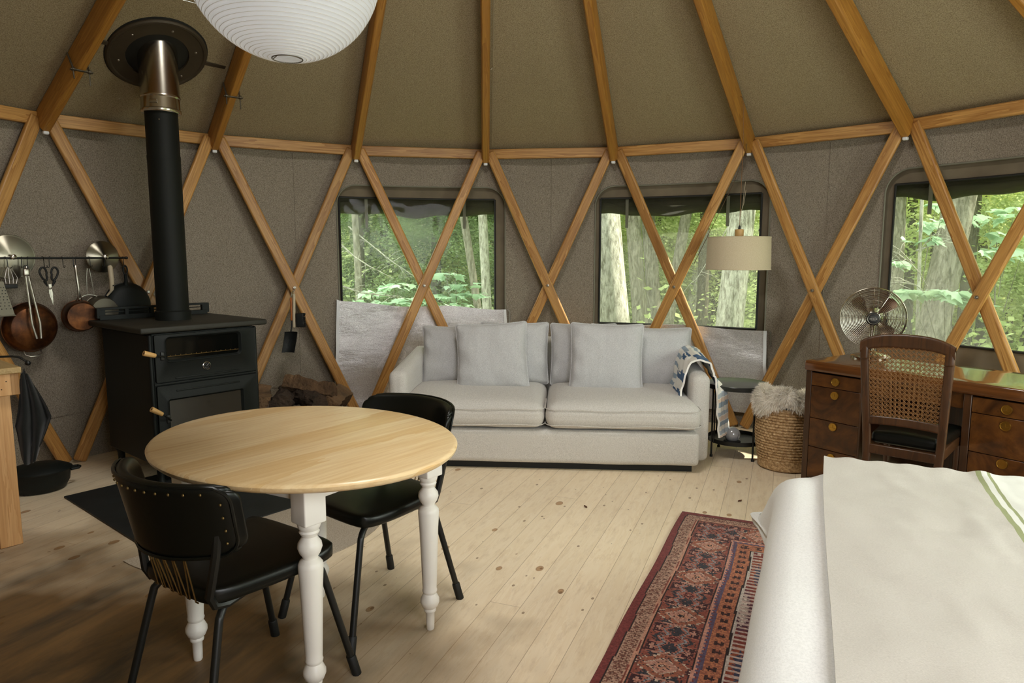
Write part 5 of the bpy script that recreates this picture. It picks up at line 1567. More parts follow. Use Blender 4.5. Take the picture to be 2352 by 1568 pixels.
for k in range(15000):
    u, v = rg.random(), rg.random() ** 0.8
    p = fl_surf(u, v); du = fl_surf(u + 0.002, v) - p; dv = fl_surf(u, min(1, v + 0.004)) - p
    n_ = du.cross(dv); n_ = n_.normalized() if n_.length > 1e-9 else Vector((0, 0, 1))
    if n_.dot(p - Vector((0, 0, 0.40))) < 0 and v < 0.6: n_ = -n_
    if v >= 0.6 and n_.z < 0: n_ = -n_
    L = rg.uniform(0.018, 0.040)
    cl = mnoise.noise(Vector((u * 26, v * 14, 2))) ; cl2 = mnoise.noise(Vector((u * 26, v * 14, 9)))
    d1 = (n_ + Vector((cl * 1.3, cl2 * 1.3, -0.5 if v < 0.5 else 0.0)) + Vector((rg.uniform(-.3, .3), rg.uniform(-.3, .3), rg.uniform(-.3, .3)))).normalized()
    sd = d1.cross(Vector((rg.uniform(-1, 1), rg.uniform(-1, 1), rg.uniform(-1, 1)))).normalized() * 0.0016
    m1 = p + d1 * L * 0.55; d2 = (d1 + Vector((cl2, cl, -0.7)) * 0.5).normalized(); m2 = m1 + d2 * L * 0.5
    b = len(vs); vs += [p - sd, p + sd, m1 + sd * .8, m1 - sd * .8, m2]
    fs += [(b, b + 1, b + 2, b + 3), (b + 3, b + 2, b + 4)]
fm2.add(vs, fs)
fo = obj('sheepskin', fm2, M_['fleece'], smooth=180); fo.location = BK
tag(fo, 'fluffy white sheepskin stuffed into the top of the woven basket', 'sheepskin')

# ------------------------------------------------------------------ round black side table
ST = Vector((1.540, 4.655, 0))
stb = thing('side_table', 'small round black metal side table between the sofa and the basket', 'side table', ST)
def tray(z, r): return MB().lathe([(0, z), (r - 0.004, z), (r - 0.002, z + 0.022), (r, z + 0.022), (r, z - 0.006), (0, z - 0.006)], 64)
obj('tabletop', MB().lathe([(0, 0.498), (0.199, 0.498), (0.203, 0.500), (0.205, 0.497), (0.205, 0.470), (0.200, 0.470), (0.199, 0.490), (0, 0.490)], 72), plain('black_tray', srgb(30, 32, 30), 0.28, 0.0), stb, smooth=30)
obj('lower_shelf', tray(0.105, 0.185), M_['black_metal'], stb, smooth=30)
for k in range(4):
    a = radians(-72 + 90 * k)
    x, y = 0.190 * cos(a), 0.190 * sin(a)
    lg = obj('leg', MB().tube([(x, y, 0.0), (x, y, 0.485)], 0.0065, 10), M_['black_metal'], stb)
    obj('foot_pad', MB().lathe([(0.010, 0), (0.010, 0.012), (0.007, 0.016)], 12, T((x, y, 0.0))), M_['black_matte'], lg)
    a2 = a + 0.12
    obj('brace', MB().tube([(0.190 * cos(a2), 0.190 * sin(a2), 0.10), (0.190 * cos(a2), 0.190 * sin(a2), 0.48)], 0.005, 8), M_['black_metal'], stb)
gb = thing('glass_globe', 'shiny grey and white globe on the lower shelf of the side table', 'globe', (1.495, 4.585, 0.105))
obj('ball', MB().lathe([(0.052 * sin(t), 0.052 - 0.052 * cos(t)) for t in np.linspace(0, pi, 24)], 40), plain('globe_grey', srgb(170, 170, 172), 0.12, 0.2, var=0.25), gb, smooth=80)
obj('collar', MB().lathe([(0.056, 0.0), (0.056, 0.012), (0.048, 0.016)], 32), M_['black_matte'], gb)

# ------------------------------------------------------------------ pendant lamp
PL = Vector((1.632, 5.03, 1.262))
pl_ = thing('pendant_lamp', 'drum pendant lamp with beige linen shade hanging near the middle window', 'lamp', PL)
shd = MB(); n = 72
vs = []; fs = []
obj('shade', MB().sheet(lambda u, v: Vector(((0.225 - 0.006 * v) * cos(2 * pi * u), (0.225 - 0.006 * v) * sin(2 * pi * u), 0.228 * v)), 72, 2, 0.0025), M_['shade'], pl_, smooth=60)
mbr = MB()
for z in (0.0, 0.228): mbr.tube([((0.2245 - 0.006 * z / .228) * cos(t), (0.2245 - 0.006 * z / .228) * sin(t), z) for t in np.linspace(0, 2 * pi, 72)[:-1]], 0.0032, 6, closed=True)
obj('hem', mbr, M_['shade'], pl_)
sp_ = MB()
for k in range(3):
    a = 2 * pi * k / 3 + .4; sp_.tube([(0, 0, 0.215), (0.218 * cos(a), 0.218 * sin(a), 0.224)], 0.0018, 6)
obj('spider', sp_, M_['bracket'], pl_)
obj('wood_cap', MB().lathe([(0.030, 0.222), (0.031, 0.224), (0.031, 0.282), (0.028, 0.285), (0, 0.285)], 32), M_['oak_grip'], pl_, label='pale wooden lamp holder')
obj('grip', MB().lathe([(0.009, 0.285), (0.009, 0.295), (0.005, 0.312), (0, 0.314)], 16), M_['black_matte'], pl_)
obj('cord', MB().tube([(0.0, 0, 0.31), (0.001, 0, 0.6), (0.002, 0, 0.9), (-0.004, 0.01, 1.15), (-0.012, 0.01, 1.20)], 0.0022, 6), plain('brown_cord', srgb(120, 84, 52), 0.8), pl_, label='thin brown fabric cord')
obj('bulb', MB().lathe([(0, 0.07), (0.022, 0.078), (0.03, 0.10), (0.024, 0.13), (0.014, 0.16), (0.014, 0.215)], 20), M_['bracket'], pl_)
obj('tied_twine', MB().tube([(0.004, 0, 0.38), (0.018, 0, 0.46), (0.022, 0, 0.54), (0.030, 0.0, 0.62)], 0.0012, 5).tube([(0.004, 0, 0.40), (0.026, 0.004, 0.47), (0.036, 0.002, 0.56)], 0.0012, 5), M_['cream'], pl_)
# cord wrapped around the rafter and running down the pole
wp = cyl(2.98, th(5), 2.47)
cd = MB()
a5 = th(5); tg5 = Vector((cos(a5), -sin(a5), 0))
cpts = [PL + Vector((-0.012, 0.01, 1.20)), wp + tg5 * 0.028 + Vector((0, 0, 0.0)), wp + tg5 * 0.028 + Vector((0, 0, -0.05)), wp + tg5 * -0.03 + Vector((0, 0, -0.055)), wp - tg5 * 0.03 + Vector((0, 0, 0.03))]
for z_, rr_, aa in ((2.30, 3.20, 0.5), (2.12, 3.32, -0.1), (1.9, 3.325, -1.6), (1.6, 3.328, -4.0), (1.3, 3.33, -6.4)):
    cpts.append(cyl(rr_, a5 + radians(aa), z_))
cd.tube(cpts, 0.0022, 6)
co_ = obj('lamp_cable', cd, plain('brown_cable', srgb(86, 64, 42), 0.8)); tag(co_, 'thin brown lamp cable looped round the rafter and running down a wall pole', 'cable')
wc = MB().tube([cyl(r_, th(3) + radians(0.9) * 3.4 / max(r_, 1), ZE + (RW - r_) * SL - 0.035 + 0.004 * sin(r_ * 30)) for r_ in np.linspace(3.38, 0.7, 40)], 0.003, 6)
co_ = obj('ceiling_cord', wc, plain('grey_cord', srgb(150, 138, 112), 0.8)); tag(co_, 'thin pale cord running up the ceiling beside the central rafter', 'cord')
hkp = cyl(2.55, th(3) + radians(0.55), ZE + (RW - 2.55) * SL - 0.10)
ho = obj('cup_hook', MB().tube([(0, 0, 0.06), (0.0, 0, 0.02), (0.004, 0, -0.005), (0.014, 0, -0.014), (0.024, 0, -0.006), (0.025, 0, 0.012)], 0.0026, 8), M_['chrome'], loc=hkp)
tag(ho, 'small shiny metal hook screwed into the central rafter', 'hook')

# ------------------------------------------------------------------ paper lantern
LT = Vector((-0.700, 2.25, 2.245))
ln = thing('paper_lantern', 'large round white paper lantern hanging above the dining table', 'lantern', LT)
mb = MB(); nr = 60; RX, RZ = 0.292, 0.281
vs = []; seg = 96
prof = []
t0 = math.asin(0.045 / RX)
for k in range(nr * 6 + 1):
    t = t0 + (pi - 2 * t0) * k / (nr * 6)
    sc_1 = 1 - 0.006 * abs(sin(pi * k / 6)) * (0.6 + 0.4 * sin(t))
    prof.append((RX * sin(t) * sc_1, -RZ * cos(t) * sc_1))
mb.lathe(prof, seg, cap=False)
obj('paper_shade', mb, M_['paper'], ln, smooth=80)
rbm = MB()
for k in range(nr + 1):
    t = t0 + (pi - 2 * t0) * k / nr
    rbm.tube([(RX * sin(t) * cos(q), RX * sin(t) * sin(q), -RZ * cos(t)) for q in np.linspace(0, 2 * pi, 64)[:-1]], 0.0009, 4, closed=True)
obj('wire_ribs', rbm, plain('rib_tan', srgb(222, 220, 214), 0.7), ln)
for s_ in (-1, 1):
    obj('opening_ring', MB().tube([(0.046 * cos(q), 0.046 * sin(q), s_ * RZ * cos(t0)) for q in np.linspace(0, 2 * pi, 40)[:-1]], 0.002, 6, closed=True), M_['dark_steel'], ln, label='thin wire ring around the opening')
obj('wire_stretcher', MB().tube([(-0.045, 0, -RZ * cos(t0)), (-0.02, 0.0, -RZ * cos(t0) + 0.02), (-0.012, 0, 0.0), (-0.02, 0, RZ * cos(t0)), (0.02, 0, RZ * cos(t0)), (0.012, 0, 0), (0.02, 0, -RZ * cos(t0) + 0.01), (0.045, 0, -RZ * cos(t0))], 0.0016, 6), M_['dark_steel'], ln)
obj('cord', MB().tube([(0, 0, 0.27), (0.0, 0, 1.0), (0.02, 0.0, 1.55)], 0.003, 6), M_['bracket'], ln)

# ------------------------------------------------------------------ bed
BRZ = atan2(-0.406, 0.914)
bed = thing('bed', 'large bed covered with a smooth white duvet in the right foreground', 'bed', (0, 0, 0), BRZ)
U0, U1, V0, V1 = -0.112, 1.50, 0.80, 2.86
def bedf(p, n):
    q = Vector(p)
    u = q.x + (U0 + U1) / 2; v = q.y + (V0 + V1) / 2
    z = q.z
    # softly domed top and slightly billowing sides with folds
    if z > 0.15: q.z += 0.012 * mnoise.noise(Vector((u * 2.5, v * 2.5, 0))) + 0.004 * mnoise.noise(Vector((u * 9, v * 9, 3)))
    side_ = max(0, min(1, (0.20 - z) / 0.4))
    fold = 0.012 * sin(v * 11 + 2 * sin(v * 3)) * side_
    if u < U0 + 0.15: q.x += -0.018 * side_ * (0.4 + 0.6 * sin(v * 2.2)) + fold * 0.6 - 0.0
    if v > V1 - 0.15: q.y += 0.012 * sin(u * 13) * side_
    # trailing corner at the foot
    dc = math.hypot(max(0, u - U0), max(0, V1 - v))
    kc = max(0, 1 - dc / 0.40)
    if z > -0.05: q.z -= 0.26 * kc ** 3 * min(1, (z + 0.05) / 0.2); q.x -= 0.05 * kc ** 2
    k = max(0, 1 - dc / 0.30) * max(side_, 0.0)
    q.x -= 0.135 * k; q.y += 0.01 * k
    if z < 0 and v > V1 - 0.5: q.z += 0.16 * min(1, (v - (V1 - 0.5)) / 0.35) * min(1, -z / 0.2)
    return q
obj('duvet', MB().soft((U1 - U0, V1 - V0, 0.46), 0.085, 34, T(((U0 + U1) / 2, (V0 + V1) / 2, 0.355)), bedf), M_['white_sheet'], bed, smooth=80)
obj('mattress', MB().soft((1.40, 1.92, 0.28), 0.05, 4, T(((U0 + U1) / 2, (V0 + V1) / 2, 0.30))), M_['white_sheet'], bed, smooth=60)
obj('bed_base', MB().box(((U0 + U1) / 2, (V0 + V1) / 2, 0.095), (1.40, 1.90, 0.16)), M_['walnut'], bed, bevel=0.005)
bm3 = N('linen_throw'); bm3.set(Roughness=0.95, Sheen_Weight=0.2); bm3.b.inputs['Specular IOR Level'].default_value = 0.15
tcx = bm3.n('ShaderNodeTexCoord'); sx_ = bm3.n('ShaderNodeSeparateXYZ'); bm3.l(tcx.outputs['Object'], sx_.inputs[0])
wv_ = bm3.noise(bm3.coord(scale=(1, 8, 1)), 260, 2, 0.6)
bc_ = bm3.ramp(wv_, [(0.4, srgb(186, 180, 170)), (0.6, srgb(206, 200, 190))])
def stripe(c, hw):
    return bm3.math('LESS_THAN', bm3.math('ABSOLUTE', bm3.math('SUBTRACT', sx_.outputs['X'], c)), hw)
bc_ = bm3.mix(bm3.math('GREATER_THAN', sx_.outputs['X'], 0.53), bc_, srgb(226, 226, 218))
sm2 = bm3.math('MAXIMUM', stripe(0.538, 0.008), stripe(0.568, 0.005))
bc_ = bm3.mix(bm3.math('MULTIPLY', sm2, 0.9), bc_, srgb(132, 140, 70))
bm3.base(bc_); bm3.bump(bm3.math('ADD', bm3.math('MULTIPLY', wv_, 0.3), bm3.noise(bm3.coord(), 14, 5, 0.6)), 0.35, 0.012)
def throw(u, v):
    uu = 0.052 + 0.95 * u + 0.010 * sin(v * 5 + 1) ; vv = 0.85 + v * 2.14
    vv2 = min(vv, V1 - 0.06)
    over = vv - vv2
    z = 0.585 + 0.010 * 1 + 0.012 * mnoise.noise(Vector((uu * 2.5, vv2 * 2.5, 0))) + 0.004 * mnoise.noise(Vector((uu * 9, vv2 * 9, 3)))
    z += 0.010 * max(0, mnoise.noise(Vector((uu * 13 + vv * 3, vv * 4, 5)))) * min(1, uu * 1.6) + 0.004 * mnoise.noise(Vector((uu * 5, vv * 24, 8))) * min(1, uu * 1.6)
    y = vv2
    if over > 0:
        t = over / 0.13
        y = vv2 + 0.083 * sin(min(1, t) * pi / 2) + 0.006
        z -= 0.088 * (1 - cos(min(1, t) * pi / 2)) - 0.006 
        z += 0.003 * sin(uu * 60)
    return Vector((uu, y, z + 0.004))
th_ = obj('linen_throw', MB().sheet(throw, 90, 120, 0.006), bm3.m, smooth=80)
th_.rotation_euler = (0, 0, BRZ)
tag(th_, 'cream linen bedspread with two thin green stripes lying over the white duvet', 'bedspread')

# ------------------------------------------------------------------ rug
UR0, UR1, VR0, VR1 = -0.612, 0.82, 0.55, 3.615
cell = 0.0055
nu = int((UR1 - UR0) / cell); nv = int((VR1 - VR0) / cell)
E_, F_ = np.meshgrid((np.arange(nu) + .5) * cell, (np.arange(nv) + .5) * cell, indexing='ij')
F_ = (VR1 - VR0) - F_          # distance from the far edge
wobx = 0.004 * np.sin(F_ * 9) ; E2 = E_ + wobx
Mn = np.minimum(E2, F_ ) * 1.11
side_left = E2 <= F_
along = np.where(side_left, F_, E2)
rs = np.random.RandomState(3)
nz = rs.rand(nu, nv)
c_ = lambda r, g, b: np.array(srgb(r, g, b)[:3])
MAR, NAVY, SALM, CREAM, TERR, ROSE, GREY, PURP, DK = c_(130, 64, 62), c_(62, 62, 70), c_(178, 112, 98), c_(206, 184, 166), c_(166, 102, 82), c_(196, 146, 130), c_(150, 150, 154), c_(120, 98, 110), c_(52, 40, 40)
C = np.zeros((nu, nv, 3)); C[:] = MAR
def put(mask, col): C[mask] = col
put((Mn > 0.036) & (Mn <= 0.042), DK)
b1 = (Mn > 0.042) & (Mn <= 0.100)
put(b1, c_(190, 154, 134))
q = along / 0.017
sq = np.abs(((Mn - 0.071) / 0.022) - 0.85 * np.sin(q * 2 * np.pi * 0.5) ) 
put(b1 & (sq < 0.22), c_(104, 68, 60)); put(b1 & (np.abs(np.sin(q * np.pi * 1.0 + Mn * 160)) < 0.28), c_(128, 88, 74)); put(b1 & (nz > 0.86), c_(120, 76, 66))
put((Mn > 0.100) & (Mn <= 0.114), c_(202, 150, 128)); put((Mn > 0.104) & (Mn <= 0.107), c_(140, 74, 64)); put((Mn > 0.114) & (Mn <= 0.118), DK)
b2 = (Mn > 0.118) & (Mn <= 0.318)
put(b2, NAVY)
P = (Mn - 0.218) / 0.10          # -1..1 across the band
per = 0.35
Q = ((along + 0.125) / per) % 1.0 * 2 - 1      # -1..1 along
aQ = np.abs(Q); aP = np.abs(P)
step = lambda a, s: np.round(a / s) * s
# corner hooks and crosses
fr = (np.maximum(np.abs(aP - 0.68) / 0.26, np.abs(aQ - 0.62) / 0.20))
put(b2 & (fr < 1.0) & (fr > 0.80), SALM); put(b2 & (fr < 0.8), c_(70, 40, 46))
crs = (np.abs(aP - 0.68) < 0.045) | (np.abs(aQ - 0.62) < 0.04); put(b2 & (fr < 0.5) & crs, ROSE)
# zigzag ribbons
zz = np.abs(aP - (0.25 + 0.5 * np.abs((aQ * 3.0) % 1.0 - .5)))
put(b2 & (zz < 0.05) & (aQ > 0.42), GREY); put(b2 & (np.abs(zz - 0.11) < 0.045) & (aQ > 0.42), SALM)
# stepped terracotta medallion
hexm = step(aP, 0.10) * 0.9 + step(aQ, 0.05) * 2.0
put(b2 & (hexm < 1.04), CREAM); put(b2 & (hexm < 0.96), TERR)
put(b2 & (aP < 0.62) & (aQ < 0.50) & (np.abs(aQ - 0.42) < 0.035), ROSE)
dm = aP / 0.70 + aQ / 0.30
put(b2 & (dm < 1.0), CREAM); put(b2 & (dm < 0.90), ROSE); put(b2 & (dm < 0.5), c_(206, 150, 126)); put(b2 & (dm < 0.22), DK); put(b2 & (dm < 0.10), CREAM)
# small diamonds between medallions
dm2 = aP / 0.42 + (1 - aQ) / 0.16
put(b2 & (dm2 < 1.0), SALM); put(b2 & (dm2 < 0.72), c_(110, 50, 50)); put(b2 & (dm2 < 0.32), ROSE); put(b2 & (dm2 < 0.16), DK)
sr = (np.abs(P) > 0.86) & (((along * 60) % 1.0) < 0.5); put(b2 & sr, c_(86, 50, 52))
tri = (aP > 0.84 - 0.5 * np.abs(((along / 0.05) % 1.0) - 0.5)) & (aP < 0.98); put(b2 & tri & (fr > 1.0) & (hexm > 1.04), c_(150, 84, 72))
put((Mn > 0.318) & (Mn <= 0.322), DK); put((Mn > 0.322) & (Mn <= 0.336), c_(206, 150, 132)); put((Mn > 0.330) & (Mn <= 0.342) & (((along * 40) % 1) < .55), c_(104, 90, 112)); put((Mn > 0.342) & (Mn <= 0.352), c_(96, 84, 108))
b3 = (Mn > 0.352) & (Mn <= 0.420)
put(b3, TERR); 
fa = (along / 0.055) % 1.0 - .5; pm = (Mn - 0.386) / 0.034
mk = ((np.abs(fa) < 0.10) & (np.abs(pm) < 0.5)) | ((np.abs(np.abs(fa) - 0.18) < 0.07) & (np.abs(np.abs(pm) - 0.30) < 0.16))
put(b3 & (nz > 0.55), c_(186, 120, 88)); put(b3 & mk, c_(66, 44, 44))
put((Mn > 0.420) & (Mn <= 0.427), DK); put((Mn > 0.427) & (Mn <= 0.436), c_(198, 186, 176))
b4 = Mn > 0.436
v1 = np.sin(F_ * 8.5 + 0.6 * np.sin(E_ * 40)) + 0.6 * np.abs(((E_ / 0.045) % 1) - .5) * 2 - .3 + 0.4 * (nz - .5)
put(b4, c_(124, 56, 50)); put(b4 & (v1 > 0.35), c_(88, 52, 66)); put(b4 & (v1 > 0.8), c_(176, 160, 150)); put(b4 & (v1 > 1.05), c_(206, 192, 180)); put(b4 & (v1 < -0.5), c_(150, 78, 54)); put(b4 & (v1 < -0.9), c_(66, 70, 92))
fringe = b4 & (Mn < 0.49) & (((along * 34) % 1) < 0.45); put(fringe, c_(196, 170, 160))
nz2 = rs.rand(nu, nv)
put(b2 & (nz2 > 0.90), c_(150, 100, 88)); put(b2 & (nz2 < 0.08), c_(60, 50, 54))
C *= (0.72 + 0.45 * nz)[..., None]
C[Mn < 0.036] *= (0.85 + 0.25 * rs.rand(int((Mn < 0.036).sum())))[:, None]
vx = np.empty(((nu + 1) * (nv + 1), 3), dtype=np.float32)
gi, gj = np.meshgrid(np.arange(nu + 1), np.arange(nv + 1), indexing='ij')
vx[:, 0] = (UR0 + gi * cell).ravel(); vx[:, 1] = (VR0 + gj * cell).ravel()
vx[:, 0] += (0.003 * np.sin((VR0 + gj * cell) * 7.0)).ravel(); vx[:, 2] = 0.009 + (0.0008 * rs.rand(nu + 1, nv + 1)).ravel()
id_ = lambda i, j: i * (nv + 1) + j
ii, jj = np.meshgrid(np.arange(nu), np.arange(nv), indexing='ij')
quads = np.stack([id_(ii, jj), id_(ii + 1, jj), id_(ii + 1, jj + 1), id_(ii, jj + 1)], -1).reshape(-1, 4)
# skirt down to the floor
border = [id_(i, 0) for i in range(nu)] + [id_(nu, j) for j in range(nv)] + [id_(i, nv) for i in range(nu, 0, -1)] + [id_(0, j) for j in range(nv, 0, -1)]
nb = len(border); low = vx[border].copy(); low[:, 2] = 0.0008
base_n = len(vx); vx2 = np.vstack([vx, low])
sk = np.array([[border[k], base_n + k, base_n + (k + 1) % nb, border[(k + 1) % nb]] for k in range(nb)])
me = bpy.data.meshes.new('area_rug'); allq = np.vstack([quads, sk])
me.vertices.add(len(vx2)); me.vertices.foreach_set('co', vx2.ravel())
me.loops.add(allq.size); me.loops.foreach_set('vertex_index', allq.ravel().astype(np.int32))
me.polygons.add(len(allq)); me.polygons.foreach_set('loop_start', np.arange(len(allq), dtype=np.int32) * 4); me.polygons.foreach_set('loop_total', np.full(len(allq), 4, dtype=np.int32))
me.update(calc_edges=True); me.materials.append(M_['rug'])
at = me.color_attributes.new('pattern', 'FLOAT_COLOR', 'CORNER')
fcg = np.vstack([C.reshape(-1, 3), np.tile(MAR, (nb, 1))])
a4 = np.ones((len(allq) * 4, 4), dtype=np.float32); a4[:, :3] = np.repeat(fcg, 4, axis=0)
at.data.foreach_set('color', a4.ravel())
rug = bpy.data.objects.new('area_rug', me); COL.objects.link(rug); rug.rotation_euler = (0, 0, BRZ)
tag(rug, 'dark red patterned oriental rug on the pine floor beside the bed', 'rug')
# a few dry leaves on the floor
lf0 = None
for k, (px_, py_, rz) in enumerate(((1.27, 3.72, 0.6), (0.40, 3.63, 2.0), (1.46, 3.62, 1.1))):
    m = MB().sheet(lambda u, v: Vector(((v - .5) * 0.035, (u - .5) * 0.014 * sin(pi * min(1, v * .96 + .02)), 0.003 + 0.004 * (2 * u - 1) ** 2)), 6, 8)
    o = obj('dry_leaf', m, plain('dry_leaf_brown', srgb(96, 58, 38), 0.8) if k == 0 else bpy.data.materials['dry_leaf_brown'], loc=(px_, py_, 0), rot=(0, 0, rz))
    tag(o, ['small curled brown leaf on the floor in front of the basket', 'tiny brown leaf on the bare floor in front of the sofa centre', 'tiny brown leaf on the floor near the basket and bed'][k], 'leaf')

# ------------------------------------------------------------------ the forest outside
def at(px, py, Y):
    """world point seen at photo pixel (px, py) at depth Y"""
    a = (px - 1176) / 1590.5; b = -(py - 784) / 1590.5
    c, s = cos(0.1234), sin(0.1234)
    d = Vector((a, c + b * s, -s + b * c)); return Vector((0, 0, 1.36)) + d * (Y / d.y)
gm_ = N('forest_floor'); gm_.set(Roughness=1.0)
gv = gm_.coord(); gm_.base(gm_.ramp(gm_.noise(gv, 1.2, 6, 0.7), [(0.35, srgb(96, 84, 56)), (0.5, srgb(112, 124, 64)), (0.7, srgb(150, 172, 90))]))
gd = MB()
def gz(x, y): return -0.75 + 0.25 * mnoise.noise(Vector((x * .08, y * .08, 0))) + 0.02 * max(0, y - 8)
gd.sheet(lambda u, v: Vector((-45 + 90 * u, 90 * v - 25, gz(-45 + 90 * u, 90 * v - 25))), 60, 60)
struct(obj('ground_forest_floor', gd, gm_.m, smooth=60))

def leaf_cloud(name, n, size, mat, seed, flat=0.75):
    rg = np.random.RandomState(seed)
    # several sub-clumps
    K = 22
    cen = rg.normal(size=(K, 3)); cen /= np.linalg.norm(cen, axis=1)[:, None]; cen *= (rg.rand(K, 1) ** 0.45) * 0.8; cen[:, 2] *= flat
    ci = rg.randint(0, K, n)
    off = rg.normal(size=(n, 3)) * np.array([0.17, 0.17, 0.085])
    P = cen[ci] + off
    a = rg.normal(size=(n, 3)); a[:, 2] *= 0.45; a /= np.linalg.norm(a, axis=1)[:, None]
    b = rg.normal(size=(n, 3)); b -= a * (a * b).sum(1)[:, None]; b /= np.linalg.norm(b, axis=1)[:, None]
    s = size * rg.uniform(0.6, 1.35, (n, 1))
    V = np.stack([P - a * s, P + b * s * 0.55, P + a * s, P - b * s * 0.55], 1).reshape(-1, 3)
    me = bpy.data.meshes.new(name)
    me.vertices.add(len(V)); me.vertices.foreach_set('co', V.astype(np.float32).ravel())
    me.loops.add(n * 4); me.loops.foreach_set('vertex_index', np.arange(n * 4, dtype=np.int32))
    me.polygons.add(n); me.polygons.foreach_set('loop_start', np.arange(n, dtype=np.int32) * 4); me.polygons.foreach_set('loop_total', np.full(n, 4, dtype=np.int32))
    me.update(calc_edges=True); me.materials.append(mat)
    return me
CL = {'bright': [leaf_cloud('foliage_bright', 5600, 0.026, M_['leaf_bright'], s) for s in (1, 2, 3)],
      'mid': [leaf_cloud('foliage_mid', 5600, 0.026, M_['leaf_mid'], s) for s in (4, 5)],
      'dark': [leaf_cloud('foliage_dark', 6000, 0.022, M_['leaf_dark'], s) for s in (6, 7)]}
def trunk_mb(p0, p1, r0, r1, seed, seg=14, n=14, rough=0.05):
    p0 = Vector(p0); p1 = Vector(p1); rs_ = []
    pts = []
    for k in range(n + 1):
        t = k / n; p = p0.lerp(p1, t)
        p += Vector((mnoise.noise(Vector((t * 3, seed, 0))), mnoise.noise(Vector((t * 3, seed, 5))), 0)) * 0.35 * r0 * 2
        pts.append(p); rs_.append((r0 + (r1 - r0) * t) * (1 + 0.5 * max(0, 0.08 - t) / 0.08) * (1 + rough * mnoise.noise(Vector((t * 8, seed, 9)))))
    return MB().tube(pts, rs_, seg)
# nearer trunks, one by one: (x at window top, y, x at bottom, y, width px, depth, bark, label)
TR = [(814, 500, 822, 690, 15, 9.0, 'bark_mid', 'slim grey tree trunk at the left side of the left window'),
      (846, 500, 842, 690, 9, 14, 'bark_dark', 'thin dark trunk second from left in the left window'),
      (905, 500, 900, 690, 10, 18, 'bark_dark', 'thin dark trunk far back in the left half of the left window'),
      (960, 500, 962, 690, 13, 17, 'bark_dark', 'dark trunk far back behind the pole crossing of the left window'),
      (1042, 500, 1048, 700, 13, 14, 'bark_dark', 'dark trunk behind the leaning pale one in the left window'),
      (1064, 490, 1096, 705, 17, 8.5, 'bark_mid', 'leaning grey-brown trunk in the right part of the left window'),
      (1107, 490, 1118, 705, 20, 9.5, 'bark_pale', 'straight pale trunk near the right edge of the left window'),
      (1132, 490, 1131, 705, 8, 15, 'bark_dark', 'thin dark trunk at the right edge of the left window'),
      (1405, 500, 1426, 745, 72, 7.2, 'bark_pale', 'thick pale-barked tree trunk at the left side of the middle window'),
      (1452, 500, 1470, 745, 32, 9.5, 'bark_mid', 'grey trunk just right of the thick pale one in the middle window'),
      (1486, 500, 1502, 745, 30, 10.5, 'bark_mid', 'third trunk from the left in the middle window'),
      (1520, 500, 1512, 745, 22, 13, 'bark_dark', 'darker trunk behind the left pole in the middle window'),
      (1572, 500, 1535, 750, 24, 10, 'bark_mid', 'trunk leaning right between the crossed poles of the middle window'),
      (1622, 500, 1572, 750, 24, 12, 'bark_pale', 'pale slanting trunk left of the pendant lamp'),
      (1652, 500, 1650, 750, 12, 17, 'bark_dark', 'thin dark trunk just left of the pendant lamp'),
      (1702, 480, 1664, 765, 56, 8.0, 'bark_pale', 'thick pale trunk leaning behind the pendant lamp'),
      (2064, 450, 2046, 780, 30, 9.5, 'bark_mid', 'grey trunk at the left edge of the right window'),
      (2098, 450, 2080, 780, 20, 12, 'bark_dark', 'darker trunk behind the desk fan side of the right window'),
      (2204, 420, 2128, 800, 62, 6.2, 'bark_mid', 'thick mottled grey trunk in the middle of the right window'),
      (2118, 460, 2106, 780, 7, 5.6, 'bark_pale', 'very thin pale sapling stem in the right window above the chair'),
      (2262, 430, 2250, 800, 18, 12, 'bark_dark', 'dark trunk right of the pole in the right window'),
      (2322, 430, 2318, 800, 13, 13, 'bark_dark', 'dark slim trunk near the right edge of the right window'),
      (2368, 430, 2372, 800, 20, 10, 'bark_dark', 'dark trunk just past the right edge of the right window')]
for k, (x0, y0, x1, y1, wpx, Y, mt_, lb) in enumerate(TR):
    a = at(x0, y0, Y); b = at(x1, y1, Y); d = (a - b).normalized()
    base = b + d * ((gz(b.x, b.y) - 0.1 - b.z) / d.z); top = b + d * ((9.0 - b.z) / d.z)
    rad = wpx / 1590.5 * Y / 2 / (1 + 0.0)
    t_ = thing('tree', lb, 'tree', (base.x, base.y, base.z), group='trees near the windows')
    obj('trunk', trunk_mb((0, 0, 0), top - base, rad * 1.12, rad * 0.82, k * 3.7), M_[mt_], t_, smooth=80)
    rg = random.Random(k)
    if Y > 6:
        for q in range(2):
            me = rg.choice(CL['mid' if q else 'bright'])
            o = bpy.data.objects.new('foliage', me); COL.objects.link(o); o.parent = t_
            tt = top - base
            o.location = tt * rg.uniform(0.72, 1.0) + Vector((rg.uniform(-1, 1), rg.uniform(-1, 1), 0))
            s_ = rg.uniform(1.4, 2.0); o.scale = (s_, s_, s_ * 0.8); o.rotation_euler = (0, 0, rg.uniform(0, 6))
